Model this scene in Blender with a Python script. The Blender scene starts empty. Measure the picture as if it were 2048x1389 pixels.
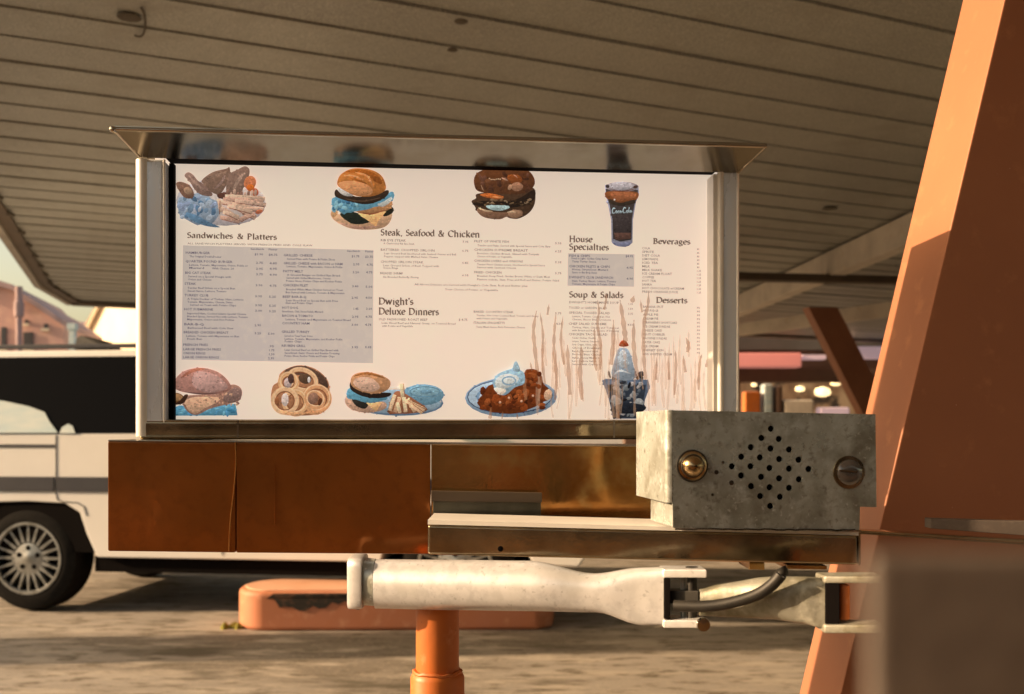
import bpy, bmesh, math, random
from mathutils import Vector, Matrix
random.seed(7)
R = math.radians
S = bpy.context.scene
COL = S.collection
# ------------------------------------------------------------------ camera
CH, F, HZ = 1.2, 2000.0, 860.0          # eye height, focal length and horizon in photo pixels
cd = bpy.data.cameras.new('camera'); cam = bpy.data.objects.new('camera', cd); COL.objects.link(cam)
cam.location = (0, 0, CH); cam.rotation_euler = (R(90), 0, 0)
cd.sensor_width = 36; cd.lens = F / 2048 * 36; cd.shift_y = (HZ - 694.5) / 2048
cd.clip_start = 0.02; cd.clip_end = 2000
cd.dof.use_dof = True; cd.dof.focus_distance = 1.16; cd.dof.aperture_fstop = 8.0
S.camera = cam
# ------------------------------------------------------------------ light
EL, AZ = 19.0, 5.0                        # sun low on the left, a touch in front
W = bpy.data.worlds.new('World'); S.world = W; W.use_nodes = True
nt = W.node_tree; nt.nodes.clear()
sky = nt.nodes.new('ShaderNodeTexSky'); sky.sky_type = 'NISHITA'; sky.sun_disc = False
sky.sun_elevation = R(EL); sky.sun_rotation = R(-90 - AZ)
sky.dust_density = 4.0; sky.air_density = 1.2; sky.ozone_density = 1.0
tint = nt.nodes.new('ShaderNodeMix'); tint.data_type = 'RGBA'; tint.blend_type = 'MULTIPLY'
tint.inputs['Factor'].default_value = 1.0
tint.inputs[7].default_value = (1.0, 0.85, 0.66, 1)
bg = nt.nodes.new('ShaderNodeBackground'); bg.inputs[1].default_value = 0.15
wo = nt.nodes.new('ShaderNodeOutputWorld')
nt.links.new(sky.outputs[0], tint.inputs[6]); nt.links.new(tint.outputs[2], bg.inputs[0]); nt.links.new(bg.outputs[0], wo.inputs[0])
sd = bpy.data.lights.new('sun', 'SUN'); sd.energy = 5.0; sd.angle = R(0.6); sd.color = (1.0, 0.69, 0.41)
sun = bpy.data.objects.new('sun', sd); COL.objects.link(sun)
ldir = Vector((math.cos(R(AZ)) * math.cos(R(EL)), math.sin(R(AZ)) * math.cos(R(EL)), -math.sin(R(EL))))
sun.rotation_euler = ldir.to_track_quat('-Z', 'Y').to_euler(); sun.location = (-20, -2, 12)
vs = S.view_settings; vs.view_transform = 'Standard'; vs.look = 'None'; vs.gamma = 1.0; vs.use_curve_mapping = False
vs.exposure = 0.85
# ------------------------------------------------------------------ helpers
def srgb(r, g, b):
    return tuple(((c / 255) / 12.92 if c / 255 <= .04045 else ((c / 255 + .055) / 1.055) ** 2.4) for c in (r, g, b))
def P(px, py, Y):
    return Vector(((px - 1024) / F * Y, Y, CH + (HZ - py) / F * Y))
ORG = {}
def obj(name, vf, m, parent=None, label=None, cat=None, group=None, kind=None, smooth=False, bev=0.0, seg=2, colattr=None):
    vs_, fs = vf
    c = Vector((0, 0, 0))
    lo = [min(v[i] for v in vs_) for i in range(3)]; hi = [max(v[i] for v in vs_) for i in range(3)]
    c = Vector([(lo[i] + hi[i]) / 2 for i in range(3)])
    if parent is None: c.z = lo[2]
    me = bpy.data.meshes.new(name)
    me.from_pydata([(Vector(v) - c)[:] for v in vs_], [], fs)
    me.materials.append(m)
    if colattr:
        a = me.color_attributes.new('Print', 'FLOAT_COLOR', 'POINT')
        for i, cc in enumerate(colattr): a.data[i].color = (*cc, 1)
    if bev > 0:
        bm = bmesh.new(); bm.from_mesh(me)
        bmesh.ops.recalc_face_normals(bm, faces=bm.faces)
        bmesh.ops.bevel(bm, geom=[e for e in bm.edges if len(e.link_faces) == 2 and e.calc_face_angle(0) > .5], offset=bev, segments=seg, profile=.5, affect='EDGES', clamp_overlap=True)
        bm.to_mesh(me); bm.free()
    elif not colattr and len(fs) > 1:
        bm = bmesh.new(); bm.from_mesh(me); bmesh.ops.recalc_face_normals(bm, faces=bm.faces); bm.to_mesh(me); bm.free()
    if smooth or bev > 0:
        me.polygons.foreach_set('use_smooth', [True] * len(me.polygons))
        try: me.set_sharp_from_angle(angle=R(38))
        except Exception: pass
    o = bpy.data.objects.new(name, me); COL.objects.link(o)
    if bev > 0:
        wn = o.modifiers.new('weighted_normal', 'WEIGHTED_NORMAL'); wn.keep_sharp = True; wn.weight = 100
    if parent is not None:
        o.parent = parent; o.location = c - ORG[parent.name]
    else: o.location = c
    ORG[o.name] = c
    tag(o, label, cat, group, kind)
    return o
def tag(o, label=None, cat=None, group=None, kind=None):
    if label: o['label'] = label
    if cat: o['category'] = cat
    if group: o['group'] = group
    if kind: o['kind'] = kind
    return o
def thing(name, loc, label, cat, group=None):
    o = bpy.data.objects.new(name, None); COL.objects.link(o); o.location = loc; o.empty_display_size = .1
    ORG[o.name] = Vector(loc)
    return tag(o, label, cat, group)
def hexa(a):   # 8 points: front face 4 (ccw), back face 4
    return [tuple(p) for p in a], [(0, 1, 2, 3), (7, 6, 5, 4), (0, 4, 5, 1), (1, 5, 6, 2), (2, 6, 7, 3), (3, 7, 4, 0)]
def box(x0, x1, y0, y1, z0, z1):
    return hexa([(x0, y0, z0), (x1, y0, z0), (x1, y0, z1), (x0, y0, z1), (x0, y1, z0), (x1, y1, z0), (x1, y1, z1), (x0, y1, z1)])
def join(*vfs):
    V, Fc = [], []
    for v, f in vfs:
        n = len(V); V += list(v); Fc += [tuple(i + n for i in q) for q in f]
    return V, Fc
def prism(poly, ext):   # poly: list of Vectors, ext: Vector; n-gon caps
    n = len(poly); V = [tuple(p) for p in poly] + [tuple(Vector(p) + ext) for p in poly]
    return V, [tuple(range(n - 1, -1, -1)), tuple(range(n, 2 * n))] + [(i, (i + 1) % n, (i + 1) % n + n, i + n) for i in range(n)]
def frame3(d):
    d = Vector(d).normalized(); a = Vector((0, 0, 1)) if abs(d.z) < .9 else Vector((1, 0, 0))
    u = d.cross(a).normalized(); return u, u.cross(d).normalized(), d
def lathe(org, axis, prof, n=32, caps=True):   # prof: (t along axis, r)
    u, v, d = frame3(axis); V, Fc = [], []
    for t, r in prof:
        for k in range(n):
            a = 2 * math.pi * k / n
            V.append(tuple(Vector(org) + d * t + (u * math.cos(a) + v * math.sin(a)) * r))
    for i in range(len(prof) - 1):
        for k in range(n): Fc.append((i * n + k, i * n + (k + 1) % n, (i + 1) * n + (k + 1) % n, (i + 1) * n + k))
    if caps: Fc += [tuple(range(n)), tuple(range((len(prof) - 1) * n, len(prof) * n))]
    return V, Fc
def tube(pts, r, n=10):
    V, Fc = [], []
    pts = [Vector(p) for p in pts]
    for i, p in enumerate(pts):
        d = (pts[min(i + 1, len(pts) - 1)] - pts[max(i - 1, 0)])
        u, v, _ = frame3(d)
        for k in range(n):
            a = 2 * math.pi * k / n; V.append(tuple(p + (u * math.cos(a) + v * math.sin(a)) * r))
    for i in range(len(pts) - 1):
        for k in range(n): Fc.append((i * n + k, i * n + (k + 1) % n, (i + 1) * n + (k + 1) % n, (i + 1) * n + k))
    Fc += [tuple(range(n)), tuple(range((len(pts) - 1) * n, len(pts) * n))]
    return V, Fc
def fill(loops, to3, thick=None):   # planar polygon with holes -> mesh; loops 2D
    bm = bmesh.new(); es = []
    for lp in loops:
        vv = [bm.verts.new(to3(*p)) for p in lp]
        es += [bm.edges.new((vv[i], vv[(i + 1) % len(vv)])) for i in range(len(vv))]
    bmesh.ops.triangle_fill(bm, edges=es, use_beauty=True, use_dissolve=False)
    if thick is not None:
        g = bmesh.ops.extrude_face_region(bm, geom=bm.faces[:])
        for v in [x for x in g['geom'] if isinstance(x, bmesh.types.BMVert)]: v.co += thick
    bm.verts.index_update()
    V = [v.co[:] for v in bm.verts]; Fc = [tuple(v.index for v in f.verts) for f in bm.faces]
    bm.free(); return V, Fc
# ------------------------------------------------------------------ materials
def mat(name, base, rough=.6, metal=0.0, noise=None, rng=None, bump=0.0, bscale=200, stretch=(1, 1, 1), spec=.5, emis=None, estr=0, coat=0, rvar=0, spots=None):
    """noise=(scale, colour2, lo, hi): second colour mixed in by noise; spots=(scale, colour, thr, width)"""
    m = bpy.data.materials.new(name); m.use_nodes = True; t = m.node_tree; N = t.nodes; L = t.links
    b = N['Principled BSDF']; b.inputs['Roughness'].default_value = rough; b.inputs['Metallic'].default_value = metal
    b.inputs['Base Color'].default_value = (*base, 1); b.inputs['Specular IOR Level'].default_value = spec
    b.inputs['Coat Weight'].default_value = coat; b.inputs['Coat Roughness'].default_value = .08
    tc = N.new('ShaderNodeTexCoord'); mp = N.new('ShaderNodeMapping'); mp.inputs['Scale'].default_value = stretch
    L.new(tc.outputs['Object'], mp.inputs[0])
    last = None
    def nz(scale, det=6, ro=.6):
        n = N.new('ShaderNodeTexNoise'); n.inputs['Scale'].default_value = scale; n.inputs['Detail'].default_value = det; n.inputs['Roughness'].default_value = ro
        L.new(mp.outputs[0], n.inputs['Vector']); return n
    if noise:
        for q in (noise if isinstance(noise, list) else [noise]):
            n = nz(q[0]); mr = N.new('ShaderNodeMapRange'); mr.inputs[1].default_value = q[2]; mr.inputs[2].default_value = q[3]
            L.new(n.outputs[0], mr.inputs[0]); mx = N.new('ShaderNodeMix'); mx.data_type = 'RGBA'
            L.new(mr.outputs[0], mx.inputs['Factor'])
            if last: L.new(last, mx.inputs[6])
            else: mx.inputs[6].default_value = (*base, 1)
            mx.inputs[7].default_value = (*q[1], 1); last = mx.outputs[2]
        L.new(last, b.inputs['Base Color'])
    if rvar:
        n = nz(14, 8); mr = N.new('ShaderNodeMapRange'); mr.inputs[3].default_value = max(.02, rough - rvar); mr.inputs[4].default_value = rough + rvar
        mr.inputs[1].default_value = .3; mr.inputs[2].default_value = .7
        L.new(n.outputs[0], mr.inputs[0]); L.new(mr.outputs[0], b.inputs['Roughness'])
    if bump:
        n = nz(bscale, 4); bp = N.new('ShaderNodeBump'); bp.inputs['Strength'].default_value = bump; bp.inputs['Distance'].default_value = .002
        L.new(n.outputs[0], bp.inputs['Height']); L.new(bp.outputs[0], b.inputs['Normal'])
    if emis:
        b.inputs['Emission Color'].default_value = (*emis, 1); b.inputs['Emission Strength'].default_value = estr
    return m
def printmat(name, estr, rough=.22, alpha=None):
    m = bpy.data.materials.new(name); m.use_nodes = True; t = m.node_tree; N = t.nodes; L = t.links; b = N['Principled BSDF']
    at = N.new('ShaderNodeAttribute'); at.attribute_name = 'Print'
    tc = N.new('ShaderNodeTexCoord'); n = N.new('ShaderNodeTexNoise'); n.inputs['Scale'].default_value = 240; n.inputs['Detail'].default_value = 6; n.inputs['Roughness'].default_value = .75
    L.new(tc.outputs['Object'], n.inputs['Vector'])
    mr = N.new('ShaderNodeMapRange'); mr.inputs[1].default_value = .3; mr.inputs[2].default_value = .7; mr.inputs[3].default_value = .68; mr.inputs[4].default_value = 1.3
    L.new(n.outputs[0], mr.inputs[0])
    mx = N.new('ShaderNodeVectorMath'); mx.operation = 'SCALE'
    L.new(at.outputs['Color'], mx.inputs[0]); L.new(mr.outputs[0], mx.inputs['Scale'])
    L.new(mx.outputs[0], b.inputs['Base Color']); L.new(mx.outputs[0], b.inputs['Emission Color'])
    b.inputs['Emission Strength'].default_value = estr; b.inputs['Roughness'].default_value = rough
    return m
def flatprint(name, c, estr, a=1.0, rough=.22, mott=None):
    m = mat(name, c, rough, noise=mott); b = m.node_tree.nodes['Principled BSDF']
    b.inputs['Emission Color'].default_value = (*c, 1); b.inputs['Emission Strength'].default_value = estr
    if mott:
        L = m.node_tree.links; L.new(b.inputs['Base Color'].links[0].from_socket, b.inputs['Emission Color'])
    b.inputs['Alpha'].default_value = a
    return m
BL = 0.41      # brightness of the light box behind the menu
M = {}
M['steel'] = mat('brushed_steel', (.56, .52, .45), .2, 1.0, noise=(9, (.40, .36, .29), .35, .7), bump=.05, bscale=160, rvar=.08)
M['steel_dark'] = mat('tarnished_steel', (.60, .50, .34), .13, .95, noise=(12, (.28, .22, .14), .35, .7), bump=.05, bscale=120, rvar=.08)
M['hood'] = mat('hood_steel', (.26, .235, .19), .17, 1.0, noise=(18, (.22, .19, .14), .3, .7), rvar=.05)
M['alu'] = mat('satin_aluminium', (.82, .88, .98), .26, .25, noise=[(5, (.66, .73, .84), .35, .7), (22, (.78, .76, .76), .5, .75)], stretch=(1, 1, .2), bump=.04, bscale=150, rvar=.08)  # bluish pale base stands in for sky reflected in the stiles
M['deck'] = mat('worn_shelf_top', (.84, .82, .78), .4, .1, noise=(20, (.76, .74, .70), .4, .7))  # pale colour paints sunlight onto the shelf top and frame edges
M['slot'] = mat('dark_green_grey_metal', (.12, .12, .095), .3, .5, noise=(30, (.07, .07, .055), .4, .7))
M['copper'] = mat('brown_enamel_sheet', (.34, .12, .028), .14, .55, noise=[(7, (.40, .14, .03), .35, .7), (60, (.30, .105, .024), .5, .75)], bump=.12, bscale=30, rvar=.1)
M['gold'] = mat('amber_steel_sheet', (.64, .36, .13), .13, .8, noise=[(6, (.44, .20, .05), .38, .62), (14, (.62, .45, .18), .52, .7)], bump=.08, bscale=30, rvar=.1)  # amber puts golden reflections on the housing into the colour
M['galv'] = mat('galvanised_steel', (.52, .57, .55), .32, .38, noise=[(9, (.36, .385, .36), .4, .62), (60, (.60, .66, .66), .48, .66), (20, (.25, .25, .21), .52, .7), (130, (.26, .26, .23), .55, .7), (220, (.66, .70, .70), .6, .7)], bump=.14, bscale=60, rvar=.12)
M['arm'] = mat('zinc_coated_arm', (.66, .67, .70), .32, .3, noise=[(90, (.56, .57, .60), .45, .6), (22, (.60, .61, .62), .5, .7), (160, (.42, .43, .45), .6, .7)], bump=.05, bscale=200)
M['arm_dull'] = mat('weathered_zinc_arm', (.36, .36, .31), .45, .4, noise=[(60, (.55, .55, .48), .5, .66), (24, (.2, .19, .13), .48, .66)], bump=.3, bscale=100)
M['brass'] = mat('brass', (.62, .45, .25), .22, 1.0, noise=(60, (.3, .2, .1), .5, .7))
M['black'] = mat('black_rubber', (.012, .011, .010), .55, noise=(40, (.03, .027, .022), .4, .7))
M['void'] = mat('dark_interior', (.005, .004, .004), .9, spec=.05)
M['orange'] = mat('orange_paint', (.60, .165, .025), .45, noise=[(6, (.48, .14, .04), .4, .7), (45, (.62, .24, .09), .6, .72), (140, (.2, .07, .03), .68, .74)], bump=.25, bscale=40)
M['column'] = mat('terracotta_column_paint', (.40, .165, .085), .5, noise=[(2.5, (.34, .135, .07), .35, .7), (30, (.46, .20, .10), .58, .75), (180, (.6, .35, .25), .72, .76)], bump=.12, bscale=25)
M['soffit'] = mat('painted_soffit', (.35, .36, .335), .42, noise=[(.7, (.25, .26, .245), .38, .62), (120, (.48, .48, .43), .5, .6), (3, (.28, .27, .235), .5, .7), (170, (.17, .17, .15), .54, .64)], bump=.1, bscale=60, stretch=(1, 1, 1))
M['soffit2'] = mat('painted_soffit_aged', (.33, .34, .315), .42, noise=[(.9, (.24, .245, .23), .38, .62), (120, (.46, .45, .41), .5, .6), (170, (.17, .17, .15), .54, .64)], bump=.1, bscale=60)
M['joint'] = mat('soffit_joint_dirt', (.10, .085, .065), .8)  # dark brown tone showing between the panels
M['fascia'] = mat('canopy_fascia_paint', (.34, .31, .27), .5, noise=(5, (.24, .21, .17), .4, .7))
M['cream'] = mat('cream_girder_paint', (.76, .69, .60), .5, noise=[(3, (.60, .54, .47), .4, .65), (20, (.6, .42, .26), .6, .75)])
M['beam'] = mat('brown_beam_paint', (.10, .07, .045), .6, noise=(4, (.07, .05, .035), .4, .7))
M['asphalt'] = mat('dusty_asphalt', (.31, .28, .245), .85, noise=[(.8, (.18, .155, .125), .45, .6), (3.5, (.40, .355, .30), .5, .62), (9, (.12, .10, .07), .52, .62), (70, (.46, .39, .31), .55, .68), (150, (.10, .085, .065), .58, .7), (1.7, (.09, .075, .05), .58, .68)], bump=1.0, bscale=40, stretch=(.55, 1.6, 1))  # dark stretched patches paint ground shadows into the uneven asphalt
M['white'] = mat('white_van_paint', (.80, .80, .79), .3, noise=(1.5, (.75, .75, .73), .4, .7), coat=.4)
M['glass'] = mat('tinted_window', (.004, .0035, .0035), .12, spec=.06)
M['trim'] = mat('grey_rubbing_strip', (.022, .025, .038), .5, noise=(8, (.03, .032, .045), .4, .7))
M['rubber'] = mat('tyre_rubber', (.009, .0085, .008), .85, spec=.1, noise=(30, (.014, .013, .012), .4, .7))
M['alloy'] = mat('alloy_wheel', (.40, .42, .42), .35, .7, noise=(14, (.22, .22, .2), .45, .7))
M['shade'] = mat('pale_blue_cloth', (.42, .56, .62), .7, noise=(3, (.60, .66, .66), .35, .7), stretch=(1, 1, 4))  # also carries the painted reflection in the van window
M['brick'] = mat('pink_brick_render', (.58, .36, .32), .8, noise=[(.35, (.50, .31, .29), .4, .65), (2, (.62, .41, .35), .5, .7)])  # base lightened to paint distance haze into the pink
M['roof'] = mat('mauve_roof', (.38, .27, .29), .8, noise=(.8, (.30, .22, .24), .4, .7))
M['cwall'] = mat('cream_wall', (.78, .70, .58), .8, noise=(.5, (.7, .62, .5), .4, .7))
M['hillm'] = mat('hill_scrub', (.36, .25, .25), .9, noise=(.12, (.27, .20, .21), .4, .6))
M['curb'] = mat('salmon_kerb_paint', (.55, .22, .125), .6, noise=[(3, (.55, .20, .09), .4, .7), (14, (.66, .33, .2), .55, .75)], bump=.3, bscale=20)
M['curbtop'] = mat('salmon_kerb_top', (.70, .40, .26), .65, noise=[(4, (.62, .32, .19), .4, .7)], bump=.3, bscale=20)  # paler than the sides: sunlight on the top painted in
M['chip'] = mat('chipped_black_concrete', (.035, .028, .022), .85, noise=(14, (.16, .08, .05), .5, .66), bump=.8, bscale=18)
M['moss'] = mat('yellow_moss', (.28, .24, .03), .9, noise=(30, (.12, .12, .02), .4, .7), bump=1, bscale=40)
M['pink'] = mat('pink_sign_strip', (.80, .28, .24), .5, emis=(1, .42, .38), estr=.12)  # faint emission stands in for sun on the roof edge
M['lav'] = mat('lavender_sign_strip', (.7, .55, .62), .5, emis=(.85, .62, .72), estr=.14)  # same faint emission added as on the pink roof edge
M['dwall'] = mat('slate_wall', (.085, .082, .075), .8, noise=(1, (.06, .058, .05), .4, .7))
M['bwall'] = mat('brown_wall', (.13, .075, .05), .8, noise=(1.5, (.095, .055, .04), .4, .7))
M['lamp'] = mat('lamp_glow', (.9, .7, .4), .5, emis=(1, .72, .36), estr=1.1)
M['shop'] = mat('shop_window_interior', (.30, .2, .13), .6, noise=[(1.7, (.5, .38, .26), .42, .6), (3.1, (.05, .04, .035), .52, .62)])
M['grey'] = mat('grey_brown_vinyl', (.14, .115, .10), .55, noise=[(5, (.12, .10, .088), .4, .7), (200, (.17, .14, .12), .5, .7)], bump=.1, bscale=300)
M['bulb'] = mat('frosted_glass_bolt', (.16, .15, .15), .12, .4, coat=.6)
M['panelwhite'] = flatprint('menu_white_acrylic', (.80, .69, .565), BL, mott=[(4, (.82, .66, .56), .4, .7), (9, (.78, .70, .56), .5, .75)], rough=.2)
M['shadebox'] = flatprint('menu_grey_tint', (.54, .475, .42), BL, mott=[(5, (.50, .44, .42), .4, .7), (90, (.57, .50, .44), .5, .7)])
M['ink'] = flatprint('menu_brown_ink', (.17, .11, .08), BL * .6)
M['inksoft'] = flatprint('menu_faded_ink', (.20, .15, .13), BL, a=.9)
M['inkbox'] = flatprint('menu_mauve_ink', (.10, .08, .12), BL, a=.9)
M['print'] = printmat('menu_food_print', BL * .75)
M['drip'] = flatprint('dried_brown_drip', (.26, .11, .045), BL, a=.55, rough=.35, mott=[(60, (.40, .2, .10), .4, .65)])
M['driplight'] = flatprint('faint_brown_drip', (.48, .30, .19), BL, a=.35, rough=.35)

# ================================================================== SETTING
obj('ground', ([(-400, -60, 0), (400, -60, 0), (400, 600, 0), (-400, 600, 0)], [(0, 1, 2, 3)]), M['asphalt'], kind='structure')
# far hill, rising behind the town
hv, hf = [], []
for i in range(61):
    x = -190 + i * 5.5
    h = 22 + 9 * math.exp(-((x + 100) / 26) ** 2) + 2.2 * math.sin(x * .09) + 1.2 * math.sin(x * .31 + 1) - .03 * abs(x + 100)
    h = max(h, 4)
    for (yy, k) in ((215, 0), (235, .55), (262, 1), (330, .6)): hv.append((x, yy, h * k if k else -1))
for i in range(60):
    for k in range(3): hf.append((i * 4 + k, (i + 1) * 4 + k, (i + 1) * 4 + k + 1, i * 4 + k + 1))
obj('hill', (hv, hf), M['hillm'], kind='structure', smooth=True)

# ================================================================== CANOPY
ZS = 2.9
ca = thing('canopy', (2, 8, ZS), 'olive beige drive-in canopy ceiling of long ribbed metal panels', 'canopy')
outline = [(-5.80, 13.20), (-5.42, 11.50), (-4.06, 7.90), (-1.20, -.2), (-.6, -4.6), (7.5, -4.6), (17.5, 4.0), (9.2, 19.9)]
D1 = Vector((2.24, 1)).normalized(); N1 = Vector((-D1.y, D1.x))
def clip(poly, n, c, keep):
    out = []
    for i in range(len(poly)):
        a, b = Vector(poly[i]), Vector(poly[(i + 1) % len(poly)])
        fa, fb = (a.dot(n) - c) * keep, (b.dot(n) - c) * keep
        if fa >= 0: out.append(a)
        if fa * fb < 0: out.append(a + (b - a) * (fa / (fa - fb)))
    return out
lo = min(Vector(p).dot(N1) for p in outline); hi = max(Vector(p).dot(N1) for p in outline)
SP = .335; i = 0; c0 = math.floor(lo / SP) * SP + .12
while c0 < hi:
    pl = clip(clip(outline, N1, c0 + .005, 1), N1, c0 + SP - .005, -1)
    if len(pl) >= 3:
        dz = random.uniform(-.003, .003)
        v1 = prism([Vector((p.x, p.y, ZS + dz)) for p in pl], Vector((0, 0, .012)))
        parts = [v1]
        rb = clip(clip(outline, N1, c0 + .005, 1), N1, c0 + .050, -1)   # rolled lip along one side of each panel
        if len(rb) >= 3: parts.append(prism([Vector((p.x, p.y, ZS - .008 + dz)) for p in rb], Vector((0, 0, .0075))))
        obj('soffit_panel', join(*parts), M['soffit'] if i % 3 else M['soffit2'], ca)
    c0 += SP; i += 1
obj('roof_deck', prism([Vector((x, y, ZS + .017)) for x, y in outline], Vector((0, 0, .25))), M['joint'], ca)
for k in range(len(outline)):
    a, b = Vector(outline[k]), Vector(outline[(k + 1) % len(outline)])
    d = (b - a).normalized(); n = Vector((d.y, -d.x))
    if n.dot(Vector((4, 7)) - a) > 0: n = -n
    i_ = -n * .10
    A, B = a - d * .0, b + d * .0
    def v3(p, z): return (p.x, p.y, z)
    obj('fascia', hexa([v3(A, ZS - .06), v3(B, ZS - .06), v3(B, ZS + .34), v3(A, ZS + .34), v3(A + n * .07, ZS - .06), v3(B + n * .07, ZS - .06), v3(B + n * .07, ZS + .34), v3(A + n * .07, ZS + .34)]), M['fascia'], ca)
    obj('edge_trim', hexa([v3(A + i_, ZS - .035), v3(B + i_, ZS - .035), v3(B + i_, ZS - .016), v3(A + i_, ZS - .016), v3(A - n * .003, ZS - .035), v3(B - n * .003, ZS - .035), v3(B - n * .003, ZS - .016), v3(A - n * .003, ZS - .016)]), M['beam'], ca)
    if a.x < -1 and b.x < 0 and abs(d.y) > .5:
        L_ = (b - a).length; q = .2
        while q < L_:
            c = a + d * q - n * .115
            obj('trim_clip', box(c.x - .014, c.x + .014, c.y - .04, c.y + .04, ZS - .042, ZS - .0165), M['joint'], ca); q += .62
def sof(px, py):   # a point on the ceiling
    Y = (ZS - CH) * F / (HZ - py); return Vector(((px - 1024) / F * Y, Y, ZS - .012))
obj('hanging_wire', tube([sof(x, y) + Vector((0, 0, -.02 * math.sin(k / 7 * math.pi))) for k, (x, y) in enumerate(((283, 10), (289, 20), (291, 32), (290, 44), (287, 54), (282, 60), (276, 64), (270, 66)))], .005, 6), M['joint'], ca)
for (x, y, w_) in ((258, 30, .05), (922, 38, .03), (905, 95, .025), (1660, 415, .06)):
    c_ = sof(x, y); obj('stain_patch', lathe(c_, (0, 0, -1), [(0, w_), (.004, w_ * .7), (.006, .002)], 9), M['joint'], ca)
# girders under the right side
def bar(A, B, w, z0, z1):
    A, B = Vector(A), Vector(B); d = (B - A).normalized(); n = Vector((-d.y, d.x)) * w / 2
    return hexa([(A.x + n.x, A.y + n.y, z0), (B.x + n.x, B.y + n.y, z0), (B.x + n.x, B.y + n.y, z1), (A.x + n.x, A.y + n.y, z1),
                 (A.x - n.x, A.y - n.y, z0), (B.x - n.x, B.y - n.y, z0), (B.x - n.x, B.y - n.y, z1), (A.x - n.x, A.y - n.y, z1)])
obj('girder', bar((2.78, 14.5), (3.2, 6.9), .16, ZS - .25, ZS - .018), M['cream'], ca, label='cream painted girder running away under the canopy', bev=.01)
cbm = (Vector((2.0, 9.55)), Vector((8.5, 12.4)))
obj('cross_beam', bar((1.6, 9.25), (7.6, 10.1), .14, ZS - .31, ZS - .24), M['beam'], ca, bev=.008)
obj('end_beam', bar((2.6, 14.6), (4.35, 11.2), .12, ZS - .42, ZS - .255), M['cream'], ca, bev=.008)

# ================================================================== BACKGROUND LEFT
bb = thing('brick_building', (-27, 48, 0), 'pink brick building with gable and tall thin stack beyond the van', 'building')
Yb = 46
pr = [P(-260, 940, Yb), P(128, 940, Yb), P(128, 652, Yb), P(72, 613, Yb), P(44, 598, Yb), P(30, 583, Yb), P(0, 574, Yb), P(-60, 590, Yb), P(-260, 600, Yb)]
pr = [Vector((p.x, p.y, max(0, p.z) if k > 1 else 0)) for k, p in enumerate(pr)]
obj('wall', prism(pr, Vector((-2, 9, 0))), M['brick'], bb)
for k in range(1, 6):
    a, b = pr[k + 1], pr[k + 2]
    obj('roof_edge', hexa([a + Vector((0, -.25, .02)), b + Vector((0, -.25, .02)), b + Vector((0, -.25, .28)), a + Vector((0, -.25, .28)),
                           a + Vector((-2, 9.2, .02)), b + Vector((-2, 9.2, .02)), b + Vector((-2, 9.2, .28)), a + Vector((-2, 9.2, .28))]), M['roof'], bb) if k < 6 and k + 2 < len(pr) else None
st = P(38, 700, Yb - .6)
obj('stack', lathe((st.x, st.y, 0), (0, 0, 1), [(0, .16), (6.3, .14), (6.35, .22), (7.0, .22), (7.05, .16), (7.7, .16)], 14), M['roof'], bb)
for (x0, x1, y0, y1) in ((3, 13, 655, 700), (47, 66, 665, 700), (-40, -24, 655, 700), (88, 96, 648, 658), (50, 56, 640, 648)):
    a, b = P(x0, y1, Yb - .03), P(x1, y0, Yb - .03)
    w = obj('window', box(a.x, b.x, Yb - .06, Yb - .002, a.z, b.z), M['trim'], bb)
    obj('sill', box(a.x - .08, b.x + .08, Yb - .16, Yb - .062, a.z - .1, a.z), M['cwall'], w)
wb = thing('white_building', (-24, 60, 0), 'cream sunlit building with sloping left gable under the canopy edge', 'building')
Yw = 60
q = [P(a_, b_, 62 - (a_ - 168) * .05) for a_, b_ in ((168, 920), (420, 920), (420, 612), (262, 600), (212, 600), (168, 690))]
q = [Vector((p.x, p.y, 0 if k < 2 else p.z)) for k, p in enumerate(q)]
obj('wall', prism(q, Vector((.6, 8, 0))), M['cwall'], wb)
a, b = q[5], q[4]
obj('roof', hexa([a + Vector((-.2, -.3, 0)), b + Vector((-.2, -.3, 0)), b + Vector((-.1, -.3, .3)), a + Vector((-.5, -.3, .1)), a + Vector((.4, 8, 0)), b + Vector((.4, 8, 0)), b + Vector((.5, 8, .3)), a + Vector((.1, 8, .1))]), M['cwall'], wb)
gp = P(145, 700, 40)
t = thing('gate_post', (gp.x, gp.y, 0), 'pale blue post standing between the pink and cream buildings', 'post')
obj('shaft', box(gp.x - .11, gp.x + .11, 39.9, 40.12, 0, 5.2), M['shade'], t)
obj('cap', box(gp.x - .16, gp.x + .16, 39.85, 40.17, 5.2, 5.45), M['shade'], t)

# unseen pylon added left of the frame so its shadow band crosses the ground
for (x, y, h, lab) in ((-10.5, 4.75, 9.0, 'square roadside sign pylon left of the parking bay'), ):
    t = thing('sign_pylon', (x, y, 0), lab, 'pylon')
    obj('shaft', box(x - .3, x + .3, y - .32, y + .32, .1, h), M['fascia'], t, bev=.01)
    obj('base', box(x - .4, x + .4, y - .4, y + .4, 0, .1), M['fascia'], t)

# ================================================================== DINER added behind camera for the metal to reflect and to block sky
db = thing('diner_building', (3, -9.2, 0), 'brown diner front facing the parking bay, behind the viewer', 'building')
obj('wall', box(-30, 24, -9.4, -9.1, 0, 3.5), M['bwall'], db)
for x in (-9.5, -6, -2.5, 4.5, 8, 11.5):
    w = obj('window', box(x, x + 2.4, -9.09, -9.06, .9, 2.3), M['glass'], db)
    obj('frame', box(x - .06, x + 2.46, -9.055, -9.03, .82, .9), M['cream'], w)
obj('door', box(1.2, 2.3, -9.09, -9.05, 0, 2.2), M['column'], db)

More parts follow.
